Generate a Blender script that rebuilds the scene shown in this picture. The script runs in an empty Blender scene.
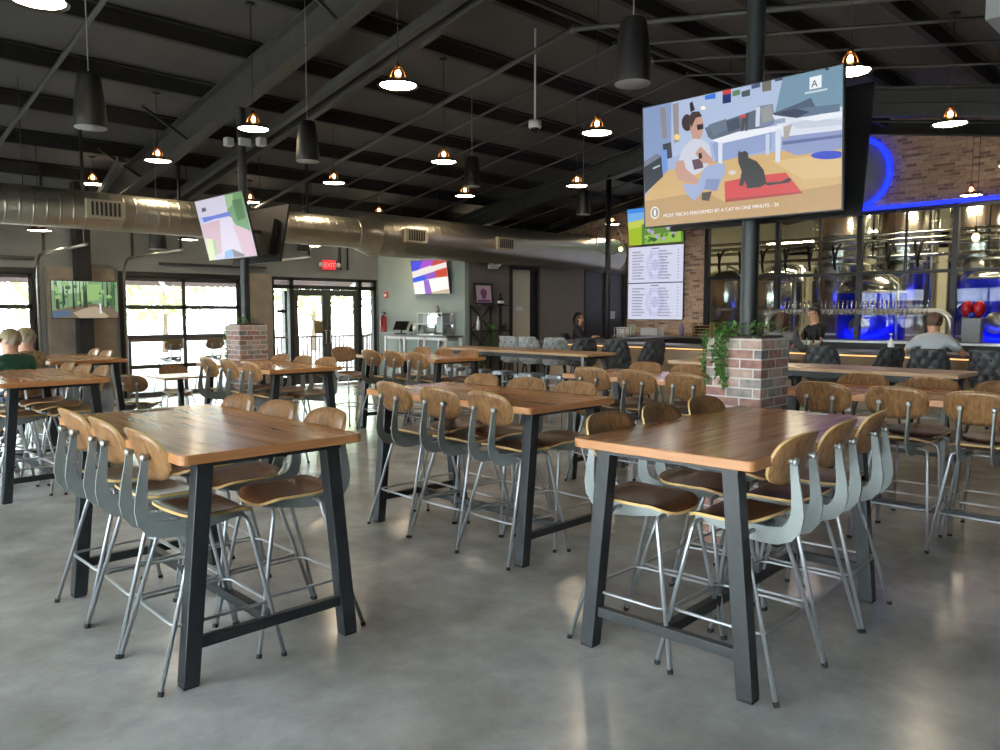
import bpy, bmesh, math, random
from mathutils import Vector, Matrix
R = math.radians
rnd = random.Random(7)
scene = bpy.context.scene
COL = scene.collection

# ------------------------------------------------------------------ camera, world, exposure
# World axes follow the room: +X runs along the window wall towards the bar, +Y towards the window wall.
cam = bpy.data.objects.new('camera', bpy.data.cameras.new('camera'))
COL.objects.link(cam)
cam.location = (0, 0, 1.681)
cam.rotation_euler = (R(90 - 4.64), 0, R(-45))
cam.data.sensor_width = 36
cam.data.lens = 775.5 / 1000 * 36
cam.data.clip_end = 200
scene.camera = cam

world = bpy.data.worlds.new('sky')
scene.world = world
world.use_nodes = True
bg = world.node_tree.nodes['Background']
bg.inputs[0].default_value = (0.93, 0.965, 1.0, 1)
bg.inputs[1].default_value = 29.0
scene.view_settings.view_transform = 'Standard'
scene.view_settings.look = 'None'
scene.view_settings.exposure = 0.0
scene.view_settings.gamma = 1.0
scene.view_settings.use_curve_mapping = False
scene.cycles.max_bounces = 8
scene.cycles.diffuse_bounces = 5
scene.cycles.glossy_bounces = 4
scene.cycles.transparent_max_bounces = 10
scene.cycles.use_denoising = True
scene.cycles.sample_clamp_indirect = 6


# ------------------------------------------------------------------ materials
def lin(c):
    def f(v):
        v /= 255.0
        return v / 12.92 if v <= 0.04045 else ((v + 0.055) / 1.055) ** 2.4
    return (f(c[0]), f(c[1]), f(c[2]), 1)


MATS = {}


def mat(name, rgb, rough=0.5, metal=0.0, emit=None, coat=0.0, spec=0.5, alpha=None):
    if name in MATS:
        return MATS[name]
    m = bpy.data.materials.new(name)
    m.use_nodes = True
    b = m.node_tree.nodes['Principled BSDF']
    b.inputs['Base Color'].default_value = lin(rgb)
    b.inputs['Roughness'].default_value = rough
    b.inputs['Metallic'].default_value = metal
    b.inputs['Specular IOR Level'].default_value = spec
    if coat:
        b.inputs['Coat Weight'].default_value = coat
        b.inputs['Coat Roughness'].default_value = 0.15
    if emit:
        b.inputs['Emission Color'].default_value = lin(rgb)
        b.inputs['Emission Strength'].default_value = emit
    MATS[name] = m
    return m


def nodes(m):
    return m.node_tree.nodes, m.node_tree.links, m.node_tree.nodes['Principled BSDF']


def ramp(nt, stops, interp='LINEAR'):
    r = nt.nodes.new('ShaderNodeValToRGB')
    e = r.color_ramp.elements
    r.color_ramp.interpolation = interp
    while len(e) > 1:
        e.remove(e[-1])
    e[0].position = stops[0][0]
    e[0].color = lin(stops[0][1])
    for p, c in stops[1:]:
        n = e.new(p)
        n.color = lin(c)
    return r


def noisy(name, c1, c2, scale=8, rough=0.6, metal=0.0, stretch=(1, 1, 1), detail=6, r2=None, bump=0.0, coat=0, coord='Object', distort=0.0):
    m = mat(name, c1, rough, metal, coat=coat)
    N, L, b = nodes(m)
    tc = N.new('ShaderNodeTexCoord')
    mp = N.new('ShaderNodeMapping')
    mp.inputs['Scale'].default_value = stretch
    nz = N.new('ShaderNodeTexNoise')
    nz.inputs['Scale'].default_value = scale
    nz.inputs['Detail'].default_value = detail
    nz.inputs['Distortion'].default_value = distort
    rp = ramp(m.node_tree, [(0.3, c1), (0.7, c2)])
    L.new(tc.outputs[coord], mp.inputs[0])
    L.new(mp.outputs[0], nz.inputs['Vector'])
    L.new(nz.outputs['Fac'], rp.inputs[0])
    L.new(rp.outputs[0], b.inputs['Base Color'])
    if r2 is not None:
        mr = N.new('ShaderNodeMapRange')
        mr.inputs['From Min'].default_value = 0.3
        mr.inputs['From Max'].default_value = 0.7
        mr.inputs['To Min'].default_value = rough
        mr.inputs['To Max'].default_value = r2
        L.new(nz.outputs['Fac'], mr.inputs['Value'])
        L.new(mr.outputs[0], b.inputs['Roughness'])
    if bump:
        bp = N.new('ShaderNodeBump')
        bp.inputs['Strength'].default_value = bump
        bp.inputs['Distance'].default_value = 0.01
        L.new(nz.outputs['Fac'], bp.inputs['Height'])
        L.new(bp.outputs[0], b.inputs['Normal'])
    return m


def brick_mat(name, palette, mortar, bw=0.203, bh=0.0677, ms=0.011, rough=0.85):
    m = mat(name, (120, 80, 70), rough)
    N, L, b = nodes(m)
    uv = N.new('ShaderNodeUVMap')
    br = N.new('ShaderNodeTexBrick')
    br.inputs['Color1'].default_value = (0, 0, 0, 1)
    br.inputs['Color2'].default_value = (1, 1, 1, 1)
    br.inputs['Mortar'].default_value = (0.5, 0.5, 0.5, 1)
    br.inputs['Scale'].default_value = 1
    br.inputs['Mortar Size'].default_value = ms / 2
    br.inputs['Mortar Smooth'].default_value = 0.1
    br.inputs['Brick Width'].default_value = bw
    br.inputs['Row Height'].default_value = bh
    n = len(palette)
    rp = ramp(m.node_tree, [(i / n, c) for i, c in enumerate(palette)], 'CONSTANT')
    nz = N.new('ShaderNodeTexNoise')
    nz.inputs['Scale'].default_value = 18
    nz.inputs['Detail'].default_value = 8
    mx = N.new('ShaderNodeMix')
    mx.data_type = 'RGBA'
    mx.blend_type = 'OVERLAY'
    mx.inputs['Factor'].default_value = 0.7
    mo = N.new('ShaderNodeMix')
    mo.data_type = 'RGBA'
    mo.inputs[7].default_value = lin(mortar)
    L.new(uv.outputs[0], br.inputs['Vector'])
    L.new(uv.outputs[0], nz.inputs['Vector'])
    L.new(br.outputs['Color'], rp.inputs[0])
    L.new(rp.outputs[0], mx.inputs[6])
    L.new(nz.outputs['Fac'], mx.inputs[7])
    L.new(mx.outputs[2], mo.inputs[6])
    L.new(br.outputs['Fac'], mo.inputs[0])
    L.new(mo.outputs[2], b.inputs['Base Color'])
    bp = N.new('ShaderNodeBump')
    bp.inputs['Strength'].default_value = 0.6
    bp.inputs['Distance'].default_value = 0.008
    bp.invert = True
    L.new(br.outputs['Fac'], bp.inputs['Height'])
    L.new(bp.outputs[0], b.inputs['Normal'])
    return m


def wood_mat(name, dark, mid, light, plank=0.0, rough=0.28, coat=0.3, s=1.0, axis=1):
    """Straight-grained boards along local Y; plank = board width in metres."""
    m = mat(name, mid, rough, coat=coat)
    N, L, b = nodes(m)
    tc = N.new('ShaderNodeTexCoord')
    oi = N.new('ShaderNodeObjectInfo')
    ad = N.new('ShaderNodeVectorMath')
    ad.operation = 'ADD'
    cmb = N.new('ShaderNodeCombineXYZ')
    ml = N.new('ShaderNodeMath')
    ml.operation = 'MULTIPLY'
    ml.inputs[1].default_value = 37.0
    L.new(oi.outputs['Random'], ml.inputs[0])
    L.new(ml.outputs[0], cmb.inputs[1])
    L.new(ml.outputs[0], cmb.inputs[2])
    L.new(tc.outputs['Object'], ad.inputs[0])
    L.new(cmb.outputs[0], ad.inputs[1])
    vec = ad.outputs[0]
    pl = None
    if plank:
        sep = N.new('ShaderNodeSeparateXYZ')
        L.new(tc.outputs['Object'], sep.inputs[0])
        dv = N.new('ShaderNodeMath')
        dv.operation = 'DIVIDE'
        dv.inputs[1].default_value = plank
        L.new(sep.outputs['X'], dv.inputs[0])
        fl = N.new('ShaderNodeMath')
        fl.operation = 'FLOOR'
        L.new(dv.outputs[0], fl.inputs[0])
        wn = N.new('ShaderNodeTexWhiteNoise')
        wn.noise_dimensions = '2D'
        c2 = N.new('ShaderNodeCombineXYZ')
        L.new(fl.outputs[0], c2.inputs[0])
        L.new(oi.outputs['Random'], c2.inputs[1])
        L.new(c2.outputs[0], wn.inputs['Vector'])
        pl = wn.outputs['Value']
        sc = N.new('ShaderNodeVectorMath')
        sc.operation = 'SCALE'
        sc.inputs['Scale'].default_value = 9.0
        L.new(wn.outputs['Color'], sc.inputs[0])
        a2 = N.new('ShaderNodeVectorMath')
        a2.operation = 'ADD'
        L.new(vec, a2.inputs[0])
        L.new(sc.outputs[0], a2.inputs[1])
        vec = a2.outputs[0]
    mp = N.new('ShaderNodeMapping')
    mp.inputs['Scale'].default_value = tuple((0.9 if i == axis else 14) * s for i in range(3))
    L.new(vec, mp.inputs[0])
    nz = N.new('ShaderNodeTexNoise')
    nz.inputs['Scale'].default_value = 2.0
    nz.inputs['Detail'].default_value = 4
    nz.inputs['Roughness'].default_value = 0.55
    nz.inputs['Distortion'].default_value = 0.6
    L.new(mp.outputs[0], nz.inputs['Vector'])
    rp = ramp(m.node_tree, [(0.28, dark), (0.5, mid), (0.72, light)])
    L.new(nz.outputs['Fac'], rp.inputs[0])
    out = rp.outputs[0]
    if pl:
        hs = N.new('ShaderNodeHueSaturation')
        mr = N.new('ShaderNodeMapRange')
        mr.inputs['To Min'].default_value = 0.9
        mr.inputs['To Max'].default_value = 1.1
        L.new(pl, mr.inputs['Value'])
        L.new(mr.outputs[0], hs.inputs['Value'])
        L.new(out, hs.inputs['Color'])
        out = hs.outputs[0]
    L.new(out, b.inputs['Base Color'])
    return m


def glass_mat(name, tint=(245, 250, 250), refl=1.0):
    """Thin clear pane: see-through with a Fresnel reflection."""
    m = bpy.data.materials.new(name)
    m.use_nodes = True
    nt = m.node_tree
    nt.nodes.clear()
    o = nt.nodes.new('ShaderNodeOutputMaterial')
    tr = nt.nodes.new('ShaderNodeBsdfTransparent')
    tr.inputs[0].default_value = lin(tint)
    gl = nt.nodes.new('ShaderNodeBsdfGlossy')
    gl.inputs['Roughness'].default_value = 0.01
    fr = nt.nodes.new('ShaderNodeFresnel')
    fr.inputs[0].default_value = 1.45
    mu = nt.nodes.new('ShaderNodeMath')
    mu.operation = 'MULTIPLY'
    mu.inputs[1].default_value = refl
    mx = nt.nodes.new('ShaderNodeMixShader')
    nt.links.new(fr.outputs[0], mu.inputs[0])
    nt.links.new(mu.outputs[0], mx.inputs[0])
    nt.links.new(tr.outputs[0], mx.inputs[1])
    nt.links.new(gl.outputs[0], mx.inputs[2])
    nt.links.new(mx.outputs[0], o.inputs[0])
    MATS[name] = m
    return m


def screen(rgb, k=1.0):
    n = 'screen_%d_%d_%d' % tuple(rgb)
    if n in MATS:
        return MATS[n]
    m = mat(n, rgb, 0.3, emit=k, spec=0.3)
    nodes(m)[2].inputs['Base Color'].default_value = (0.01, 0.01, 0.01, 1)
    return m


M = {}
M['table_wood'] = wood_mat('table_wood', (172, 110, 68), (214, 150, 100), (232, 176, 126), plank=0.115, rough=0.22, coat=0.25, s=.75)
M['table_edge'] = noisy('table_edge', (168, 112, 68), (190, 134, 88), 3, .35, stretch=(1, 1, 12), coat=.2)
M['light_wood'] = wood_mat('light_wood', (150, 114, 80), (182, 146, 108), (204, 170, 134), plank=0.12, rough=0.3, coat=0.2)
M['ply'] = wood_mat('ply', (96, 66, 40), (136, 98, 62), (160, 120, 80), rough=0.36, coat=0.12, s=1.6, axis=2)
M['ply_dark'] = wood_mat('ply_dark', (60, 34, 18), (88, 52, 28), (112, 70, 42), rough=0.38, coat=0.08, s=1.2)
M['ply_edge'] = mat('ply_edge', (205, 172, 112), 0.55)
M['frame_grey'] = noisy('frame_grey', (132, 138, 138), (142, 148, 148), 14, 0.45, 0.15)
M['tube'] = mat('tube', (178, 182, 186), 0.4, 0.75)
M['rivet'] = mat('rivet', (190, 192, 192), 0.3, 0.8)
M['black_steel'] = noisy('black_steel', (24, 27, 30), (36, 40, 43), 14, 0.42, 0.0)
M['black'] = mat('black', (20, 20, 22), 0.45)
M['black_gloss'] = mat('black_gloss', (14, 14, 16), 0.22)
M['matte_black'] = mat('matte_black', (24, 23, 24), 0.7)
M['rubber'] = mat('rubber', (26, 26, 28), 0.8)
M['roof'] = noisy('roof', (72, 72, 74), (84, 83, 84), 1.2, 0.75)
M['purlin'] = mat('purlin', (30, 29, 29), 0.7)
M['beam'] = noisy('beam', (56, 56, 56), (66, 66, 66), 3, 0.5)
M['wall_grey'] = noisy('wall_grey', (104, 108, 108), (112, 116, 115), 2, 0.75)
M['wall_dark'] = noisy('wall_dark', (112, 107, 100), (120, 115, 107), 2, 0.7)
M['wall_green'] = noisy('wall_green', (142, 154, 148), (150, 162, 156), 2, 0.7)
M['panel'] = noisy('panel', (112, 102, 90), (134, 122, 108), 4, 0.8, detail=8)
M['white_paint'] = mat('white_paint', (226, 228, 228), 0.5)
M['galv'] = noisy('galv', (150, 148, 138), (176, 173, 160), 5, 0.3, 0.9)
M['steel'] = mat('steel', (205, 203, 196), 0.2, 1.0)
M['steel_rough'] = mat('steel_rough', (190, 190, 186), 0.36, 1.0)
M['leaf'] = noisy('leaf', (48, 92, 36), (104, 150, 66), 20, 0.5)
M['leaf_pale'] = noisy('leaf_pale', (124, 144, 88), (156, 172, 114), 1.5, 0.7)
M['brick_pier'] = brick_mat('brick_pier', [(158, 118, 108), (146, 136, 130), (176, 148, 134), (120, 114, 114), (150, 108, 100), (172, 160, 146), (134, 106, 98)], (206, 202, 196))
M['brick_wall'] = brick_mat('brick_wall', [(206, 168, 144), (188, 150, 130), (220, 188, 162), (150, 120, 106), (200, 160, 136), (214, 178, 152)], (204, 186, 168))
M['glass'] = glass_mat('glass')
M['glass_bar'] = glass_mat('glass_bar', (244, 248, 248), .3)
M['bar_top'] = mat('bar_top', (92, 92, 94), 0.3)
M['bar_front'] = noisy('bar_front', (150, 132, 108), (172, 154, 130), 3, 0.6)
M['leather'] = mat('leather', (58, 61, 65), 0.42)
M['leather_grey'] = mat('leather_grey', (150, 156, 160), 0.45)
M['warm'] = mat('warm', (255, 206, 140), 0.4, emit=14.0)
M['lamp_white'] = mat('lamp_white', (255, 232, 198), 0.5, emit=54)
M['shade'] = mat('shade', (46, 36, 28), 0.35, 0.5)
M['brass'] = mat('brass', (150, 100, 52), 0.3, 0.9)
M['skin'] = mat('skin', (206, 158, 132), 0.5)


# ------------------------------------------------------------------ mesh helpers
def nbm():
    bm = bmesh.new()
    bm.loops.layers.uv.new('UVMap')
    return bm


def box(bm, lo, hi, mi=0, mx=None):
    x0, y0, z0 = lo
    x1, y1, z1 = hi
    co = [(x0, y0, z0), (x1, y0, z0), (x1, y1, z0), (x0, y1, z0), (x0, y0, z1), (x1, y0, z1), (x1, y1, z1), (x0, y1, z1)]
    vs = [bm.verts.new(c) for c in co]
    uv = bm.loops.layers.uv.active
    for idx, ax in (((0, 3, 2, 1), 2), ((4, 5, 6, 7), 2), ((0, 1, 5, 4), 1), ((2, 3, 7, 6), 1), ((1, 2, 6, 5), 0), ((3, 0, 4, 7), 0)):
        f = bm.faces.new([vs[i] for i in idx])
        f.material_index = mi
        if uv:
            for l in f.loops:
                c = l.vert.co
                l[uv].uv = (c.y + 0.05, c.z) if ax == 0 else (c.x, c.z) if ax == 1 else (c.x, c.y)
    if mx is not None:
        bmesh.ops.transform(bm, matrix=mx, verts=vs)
    return vs


def cbox(bm, c, s, mi=0, mx=None):
    return box(bm, [c[i] - s[i] / 2 for i in range(3)], [c[i] + s[i] / 2 for i in range(3)], mi, mx)


def beam_box(bm, p0, p1, w, h, mi=0, up=(0, 0, 1)):
    """Rectangular bar from p0 to p1 (centre line), w across, h along up."""
    p0 = Vector(p0)
    p1 = Vector(p1)
    d = (p1 - p0)
    ln = d.length
    d.normalize()
    x = d.cross(Vector(up))
    if x.length < 1e-5:
        x = d.cross(Vector((0, 1, 0)))
    x.normalize()
    z = x.cross(d).normalized()
    mxx = Matrix((x, d, z)).transposed().to_4x4()
    mxx.translation = p0
    return box(bm, (-w / 2, 0, -h / 2), (w / 2, ln, h / 2), mi, mxx)


def tube(bm, pts, r, seg=8, mi=0, closed=False, cap=True):
    pts = [Vector(p) for p in pts]
    n = len(pts)
    rr = r if isinstance(r, (list, tuple)) else [r] * n
    rings = []
    prev = None
    for i, p in enumerate(pts):
        if closed:
            t = (pts[(i + 1) % n] - pts[i - 1])
        else:
            t = pts[min(i + 1, n - 1)] - pts[max(i - 1, 0)]
        t.normalize()
        if prev is None:
            a = t.cross(Vector((0, 0, 1)))
            if a.length < 1e-3:
                a = t.cross(Vector((0, 1, 0)))
            a.normalize()
        else:
            a = prev - t * prev.dot(t)
            a.normalize()
        prev = a
        b = t.cross(a)
        rings.append([bm.verts.new(p + (a * math.cos(2 * math.pi * k / seg) + b * math.sin(2 * math.pi * k / seg)) * rr[i]) for k in range(seg)])
    for i in range(n if closed else n - 1):
        A = rings[i]
        B = rings[(i + 1) % n]
        for k in range(seg):
            f = bm.faces.new((A[k], A[(k + 1) % seg], B[(k + 1) % seg], B[k]))
            f.smooth = True
            f.material_index = mi
    if cap and not closed:
        f = bm.faces.new(rings[0][::-1])
        f.material_index = mi
        f = bm.faces.new(rings[-1])
        f.material_index = mi


def lathe(bm, prof, seg=24, c=(0, 0, 0), mi=0, mx=None, smooth=True):
    """prof: [(r, z)] revolved about Z through c."""
    rings = []
    allv = []
    for r, z in prof:
        if r < 1e-6:
            v = [bm.verts.new((c[0], c[1], c[2] + z))]
        else:
            v = [bm.verts.new((c[0] + r * math.cos(2 * math.pi * k / seg), c[1] + r * math.sin(2 * math.pi * k / seg), c[2] + z)) for k in range(seg)]
        rings.append(v)
        allv += v
    for A, B in zip(rings, rings[1:]):
        for k in range(seg):
            k2 = (k + 1) % seg
            if len(A) == 1 and len(B) == 1:
                continue
            if len(A) == 1:
                vs = (A[0], B[k2], B[k])
            elif len(B) == 1:
                vs = (A[k], A[k2], B[0])
            else:
                vs = (A[k], A[k2], B[k2], B[k])
            try:
                f = bm.faces.new(vs)
                f.smooth = smooth
                f.material_index = mi
            except ValueError:
                pass
    if mx is not None:
        bmesh.ops.transform(bm, matrix=mx, verts=allv)
    return allv


def prism(bm, poly, fn, t0, t1, mi=0):
    """poly: 2-D outline; fn(u, v, t) -> 3-D."""
    A = [bm.verts.new(fn(u, v, t0)) for u, v in poly]
    B = [bm.verts.new(fn(u, v, t1)) for u, v in poly]
    n = len(poly)
    fs = [bm.faces.new(A[::-1]), bm.faces.new(B)]
    for i in range(n):
        fs.append(bm.faces.new((A[i], A[(i + 1) % n], B[(i + 1) % n], B[i])))
    for f in fs:
        f.material_index = mi
    return fs


def sphere(bm, c, r, mi=0, su=12, sv=8, sc=(1, 1, 1)):
    prof = [(r * math.sin(math.pi * i / sv), -r * math.cos(math.pi * i / sv)) for i in range(sv + 1)]
    prof[0] = (0, -r)
    prof[-1] = (0, r)
    vs = lathe(bm, prof, su, (0, 0, 0), mi)
    bmesh.ops.transform(bm, matrix=Matrix.Translation(c) @ Matrix.Diagonal((*sc, 1)), verts=vs)


def obj(name, bm, mats, parent=None, loc=(0, 0, 0), rot=(0, 0, 0), bevel=0.0):
    bmesh.ops.recalc_face_normals(bm, faces=bm.faces)
    me = bpy.data.meshes.new(name)
    bm.to_mesh(me)
    bm.free()
    for m in (mats if isinstance(mats, (list, tuple)) else [mats]):
        me.materials.append(m)
    o = bpy.data.objects.new(name, me)
    COL.objects.link(o)
    o.location = loc
    o.rotation_euler = rot
    if parent:
        o.parent = parent
    if bevel:
        b = o.modifiers.new('bevel', 'BEVEL')
        b.width = bevel
        b.segments = 2
        b.limit_method = 'ANGLE'
    return o


def tag(o, label, cat, group=None):
    o['label'] = label
    o['category'] = cat
    if group:
        o['group'] = group
    return o


def thing(name, label, cat, loc=(0, 0, 0), rz=0.0, group=None):
    o = bpy.data.objects.new(name, None)
    o.empty_display_size = 0.1
    COL.objects.link(o)
    o.location = loc
    o.rotation_euler = (0, 0, rz)
    return tag(o, label, cat, group)


def struct(name, bm, mats, parent=None, bevel=0.0, loc=(0, 0, 0)):
    o = obj(name, bm, mats, parent, loc, bevel=bevel)
    if not parent:
        o['kind'] = 'structure'
    return o


def kids(o, table):
    return table.get(o, [])


def dup(root, loc, rz, label=None, group=None):
    tab = {}
    for q in COL.objects:
        if q.parent:
            tab.setdefault(q.parent, []).append(q)
    r = root.copy()
    COL.objects.link(r)
    r.location = loc
    r.rotation_euler = (0, 0, rz)
    if label:
        r['label'] = label
    if group:
        r['group'] = group
    for ch in tab.get(root, []):
        c = ch.copy()
        COL.objects.link(c)
        c.parent = r
        for g in tab.get(ch, []):
            d = g.copy()
            COL.objects.link(d)
            d.parent = c
    return r


def text_mesh(body, size, mats, parent=None, name='lettering', depth=0.0008, align='LEFT'):
    cu = bpy.data.curves.new(name, 'FONT')
    cu.body = body
    cu.size = size
    cu.extrude = depth
    cu.align_x = align
    t = bpy.data.objects.new(name, cu)
    COL.objects.link(t)
    bpy.context.view_layer.update()
    dg = bpy.context.evaluated_depsgraph_get()
    me = bpy.data.meshes.new_from_object(t.evaluated_get(dg))
    bpy.data.objects.remove(t)
    me.materials.clear()
    me.materials.append(mats)
    o = bpy.data.objects.new(name, me)
    COL.objects.link(o)
    if parent:
        o.parent = parent
    return o


# ------------------------------------------------------------------ room constants
YW = 15.8        # window wall
XG = 11.54       # pale green wall of the service block
YG = 12.63       # grey front wall of the service block
XB = 17.57       # brick wall and brewery glazing
XR = -3.6        # wall behind the camera, left
YR = -5.2        # wall behind the camera, right
RIDGE = 6.55
SL = 0.175


def zr(y, base=5.85):
    return base - SL * abs(y - RIDGE)


# ------------------------------------------------------------------ floor
m = noisy('concrete', (146, 144, 140), (186, 186, 184), 1.1, 0.14, detail=12, r2=0.26, distort=0.3)
N, L, b = nodes(m)
tc = N.new('ShaderNodeTexCoord')
nz2 = N.new('ShaderNodeTexNoise')
nz2.inputs['Scale'].default_value = 4
nz2.inputs['Detail'].default_value = 12
nz2.inputs['Roughness'].default_value = 0.7
mx_ = N.new('ShaderNodeMix')
mx_.data_type = 'RGBA'
mx_.blend_type = 'OVERLAY'
mx_.inputs['Factor'].default_value = 0.5
L.new(tc.outputs['Object'], nz2.inputs['Vector'])
src = b.inputs['Base Color'].links[0].from_socket
L.new(src, mx_.inputs[6])
L.new(nz2.outputs['Fac'], mx_.inputs[7])
L.new(mx_.outputs[2], b.inputs['Base Color'])
b.inputs['Specular IOR Level'].default_value = 0.6
M['concrete'] = m
bm = nbm()
box(bm, (XR, YR, -0.15), (27.5, YW + 0.25, 0))
struct('floor', bm, m)

# ------------------------------------------------------------------ ceiling, purlins, frames
bm = nbm()
for y0, y1 in ((YR - 0.3, RIDGE), (RIDGE, YW + 0.3)):
    prism(bm, [(y0, zr(y0)), (y1, zr(y1)), (y1, zr(y1) + 0.12), (y0, zr(y0) + 0.12)], lambda u, v, t: (t, u, v), XR - 0.2, 27.5)
struct('ceiling', bm, M['roof'])
yy = RIDGE - 0.35
ps = []
for k in range(7):
    ps.append(RIDGE + 0.55 + 1.4 * k)
    ps.append(RIDGE - 0.55 - 1.4 * k)
for y in ps:
    if y < YR + .1 or y > YW - .1:
        continue
    bm = nbm()
    z = zr(y)
    cbox(bm, (7, y, z - 0.11), (21.1, 0.02, 0.2))
    cbox(bm, (7, y + 0.04, z - 0.205), (21.1, 0.09, 0.02))
    cbox(bm, (7, y - 0.04, z - 0.012), (21.1, 0.09, 0.02))
    struct('roof_purlin', bm, M['purlin'])


def rafter(x, mats=None):
    bm = nbm()
    top, bot = 5.64, 5.2
    for y0, y1 in ((YR, RIDGE), (RIDGE, YW)):
        def s(y, z):
            return zr(y, z)
        P = [(y0, s(y0, bot)), (y1, s(y1, bot)), (y1, s(y1, top)), (y0, s(y0, top))]
        prism(bm, P, lambda u, v, t: (t, u, v), x - 0.012, x + 0.012)
        for zz in (bot, top - 0.02):
            P = [(y0, s(y0, zz)), (y1, s(y1, zz)), (y1, s(y1, zz + .02)), (y0, s(y0, zz + .02))]
            prism(bm, P, lambda u, v, t: (t, u, v), x - 0.11, x + 0.11)
    return struct('roof_beam', bm, M['beam'])


for x in (-3.2, 5.25, 13.73):
    rafter(x)
# pair of square ties running over the ridge just past the near frame
for dx in (0, 0.26):
    bm = nbm()
    for y0, y1 in ((-2.5, RIDGE), (RIDGE, YW - .1)):
        P = [(y0, zr(y0, 5.24)), (y1, zr(y1, 5.24)), (y1, zr(y1, 5.36)), (y0, zr(y0, 5.36))]
        prism(bm, P, lambda u, v, t: (t, u, v), 6.1 + dx, 6.2 + dx)
    struct('roof_tie', bm, M['beam'])
# sprinkler lines following the slope
PIPE = mat('pipe_paint', (60, 59, 58), 0.5)
for x, r in ((2.97, 0.03), (7.87, 0.035), (8.75, .02), (9.65, .02), (10.6, .02), (11.8, .02), (13.0, .02), (14.6, .02), (16.0, .02)):
    bm = nbm()
    tube(bm, [(x, 0.3, zr(0.3, 5.27)), (x, RIDGE, 5.27), (x, YW - .4, zr(YW - .4, 5.27))], r, 8)
    lathe(bm, [(0, -.05), (r * 1.6, -.05), (r * 1.6, .05), (0, .05)], 10, (x, RIDGE, 5.27))
    tag(obj('sprinkler_pipe', bm, PIPE), 'painted sprinkler pipe following the roof slope, %s' % {
        2.97: 'first one above the front left table', 7.87: 'thick one behind the twin roof ties', 8.75: 'first thin one past the thick pipe',
        9.65: 'second thin one past the thick pipe', 10.6: 'third thin one past the thick pipe', 11.8: 'fourth thin one past the thick pipe',
        13.0: 'fifth thin one past the thick pipe', 14.6: 'sixth thin one, above the bar', 16.0: 'last thin one before the brick wall'}[x], 'pipe', 'sprinkler pipes under the roof')
# diagonal rod braces and ridge pipe
for p, q in [((4.5, y, zr(y, 5.62)), (5.16, y, zr(y, 5.24))) for y in (7.8, 11.9, 13.8)]:
    bm = nbm()
    beam_box(bm, p, q, 0.035, 0.035)
    struct('roof_brace', bm, M['black_steel'])
bm = nbm()
tube(bm, [(-1, RIDGE + .02, 5.42), (17.4, RIDGE + .02, 5.42)], 0.03, 8)
struct('ridge_pipe', bm, PIPE)


# ------------------------------------------------------------------ walls
def wall_with_openings(name, mats, axis, pos, thick, lo, hi, ztop, openings):
    """Wall in a plane of constant X (axis 0) or Y (axis 1); openings: (u0, u1, z0, z1)."""
    bm = nbm()

    def put(u0, u1, z0, z1):
        if u1 - u0 < 1e-4 or z1 - z0 < 1e-4:
            return
        if axis == 1:
            box(bm, (u0, pos, z0), (u1, pos + thick, z1))
        else:
            box(bm, (pos, u0, z0), (pos + thick, u1, z1))
    cur = lo
    for u0, u1, z0, z1 in sorted(openings):
        put(cur, u0, 0, ztop)
        put(u0, u1, 0, z0)
        put(u0, u1, z1, ztop)
        cur = u1
    put(cur, hi, 0, ztop)
    return struct(name, bm, mats)


G1 = (0.95, 4.06)
G2 = (5.42, 8.0)
ENT = (8.62, 11.48)
wall_with_openings('wall_left', M['wall_grey'], 1, YW, 0.25, XR, 27.5, zr(YW) + .02, [(G1[0], G1[1], 0, 2.47), (G2[0], G2[1], 0, 2.47), (ENT[0], ENT[1], 0, 2.47)])
# rear walls with the other garage doors that light the room
RD = [(-4.6, -1.5), (-0.6, 2.5), (3.4, 6.5), (7.4, 10.5), (11.4, 14.5)]
bm = nbm()
cur = YR
for u0, u1 in RD:
    box(bm, (XR - .25, cur, 0), (XR, u0, 3.75))
    box(bm, (XR - .25, u0, 2.9), (XR, u1, 3.75))
    cur = u1
box(bm, (XR - .25, cur, 0), (XR, YW + .25, 3.75))
prism(bm, [(YR, 3.75), (YW, 3.75), (YW, zr(YW)), (RIDGE, 5.85), (YR, zr(YR))], lambda u, v, t: (t, u, v), XR - .25, XR)
struct('wall_rear', bm, M['wall_grey'])
RD2 = []
wall_with_openings('wall_right', M['wall_grey'], 1, YR - .25, 0.25, XR - .25, 27.5, zr(YR) + .02, [(u0, u1, 0, 2.9) for u0, u1 in RD2])

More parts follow.
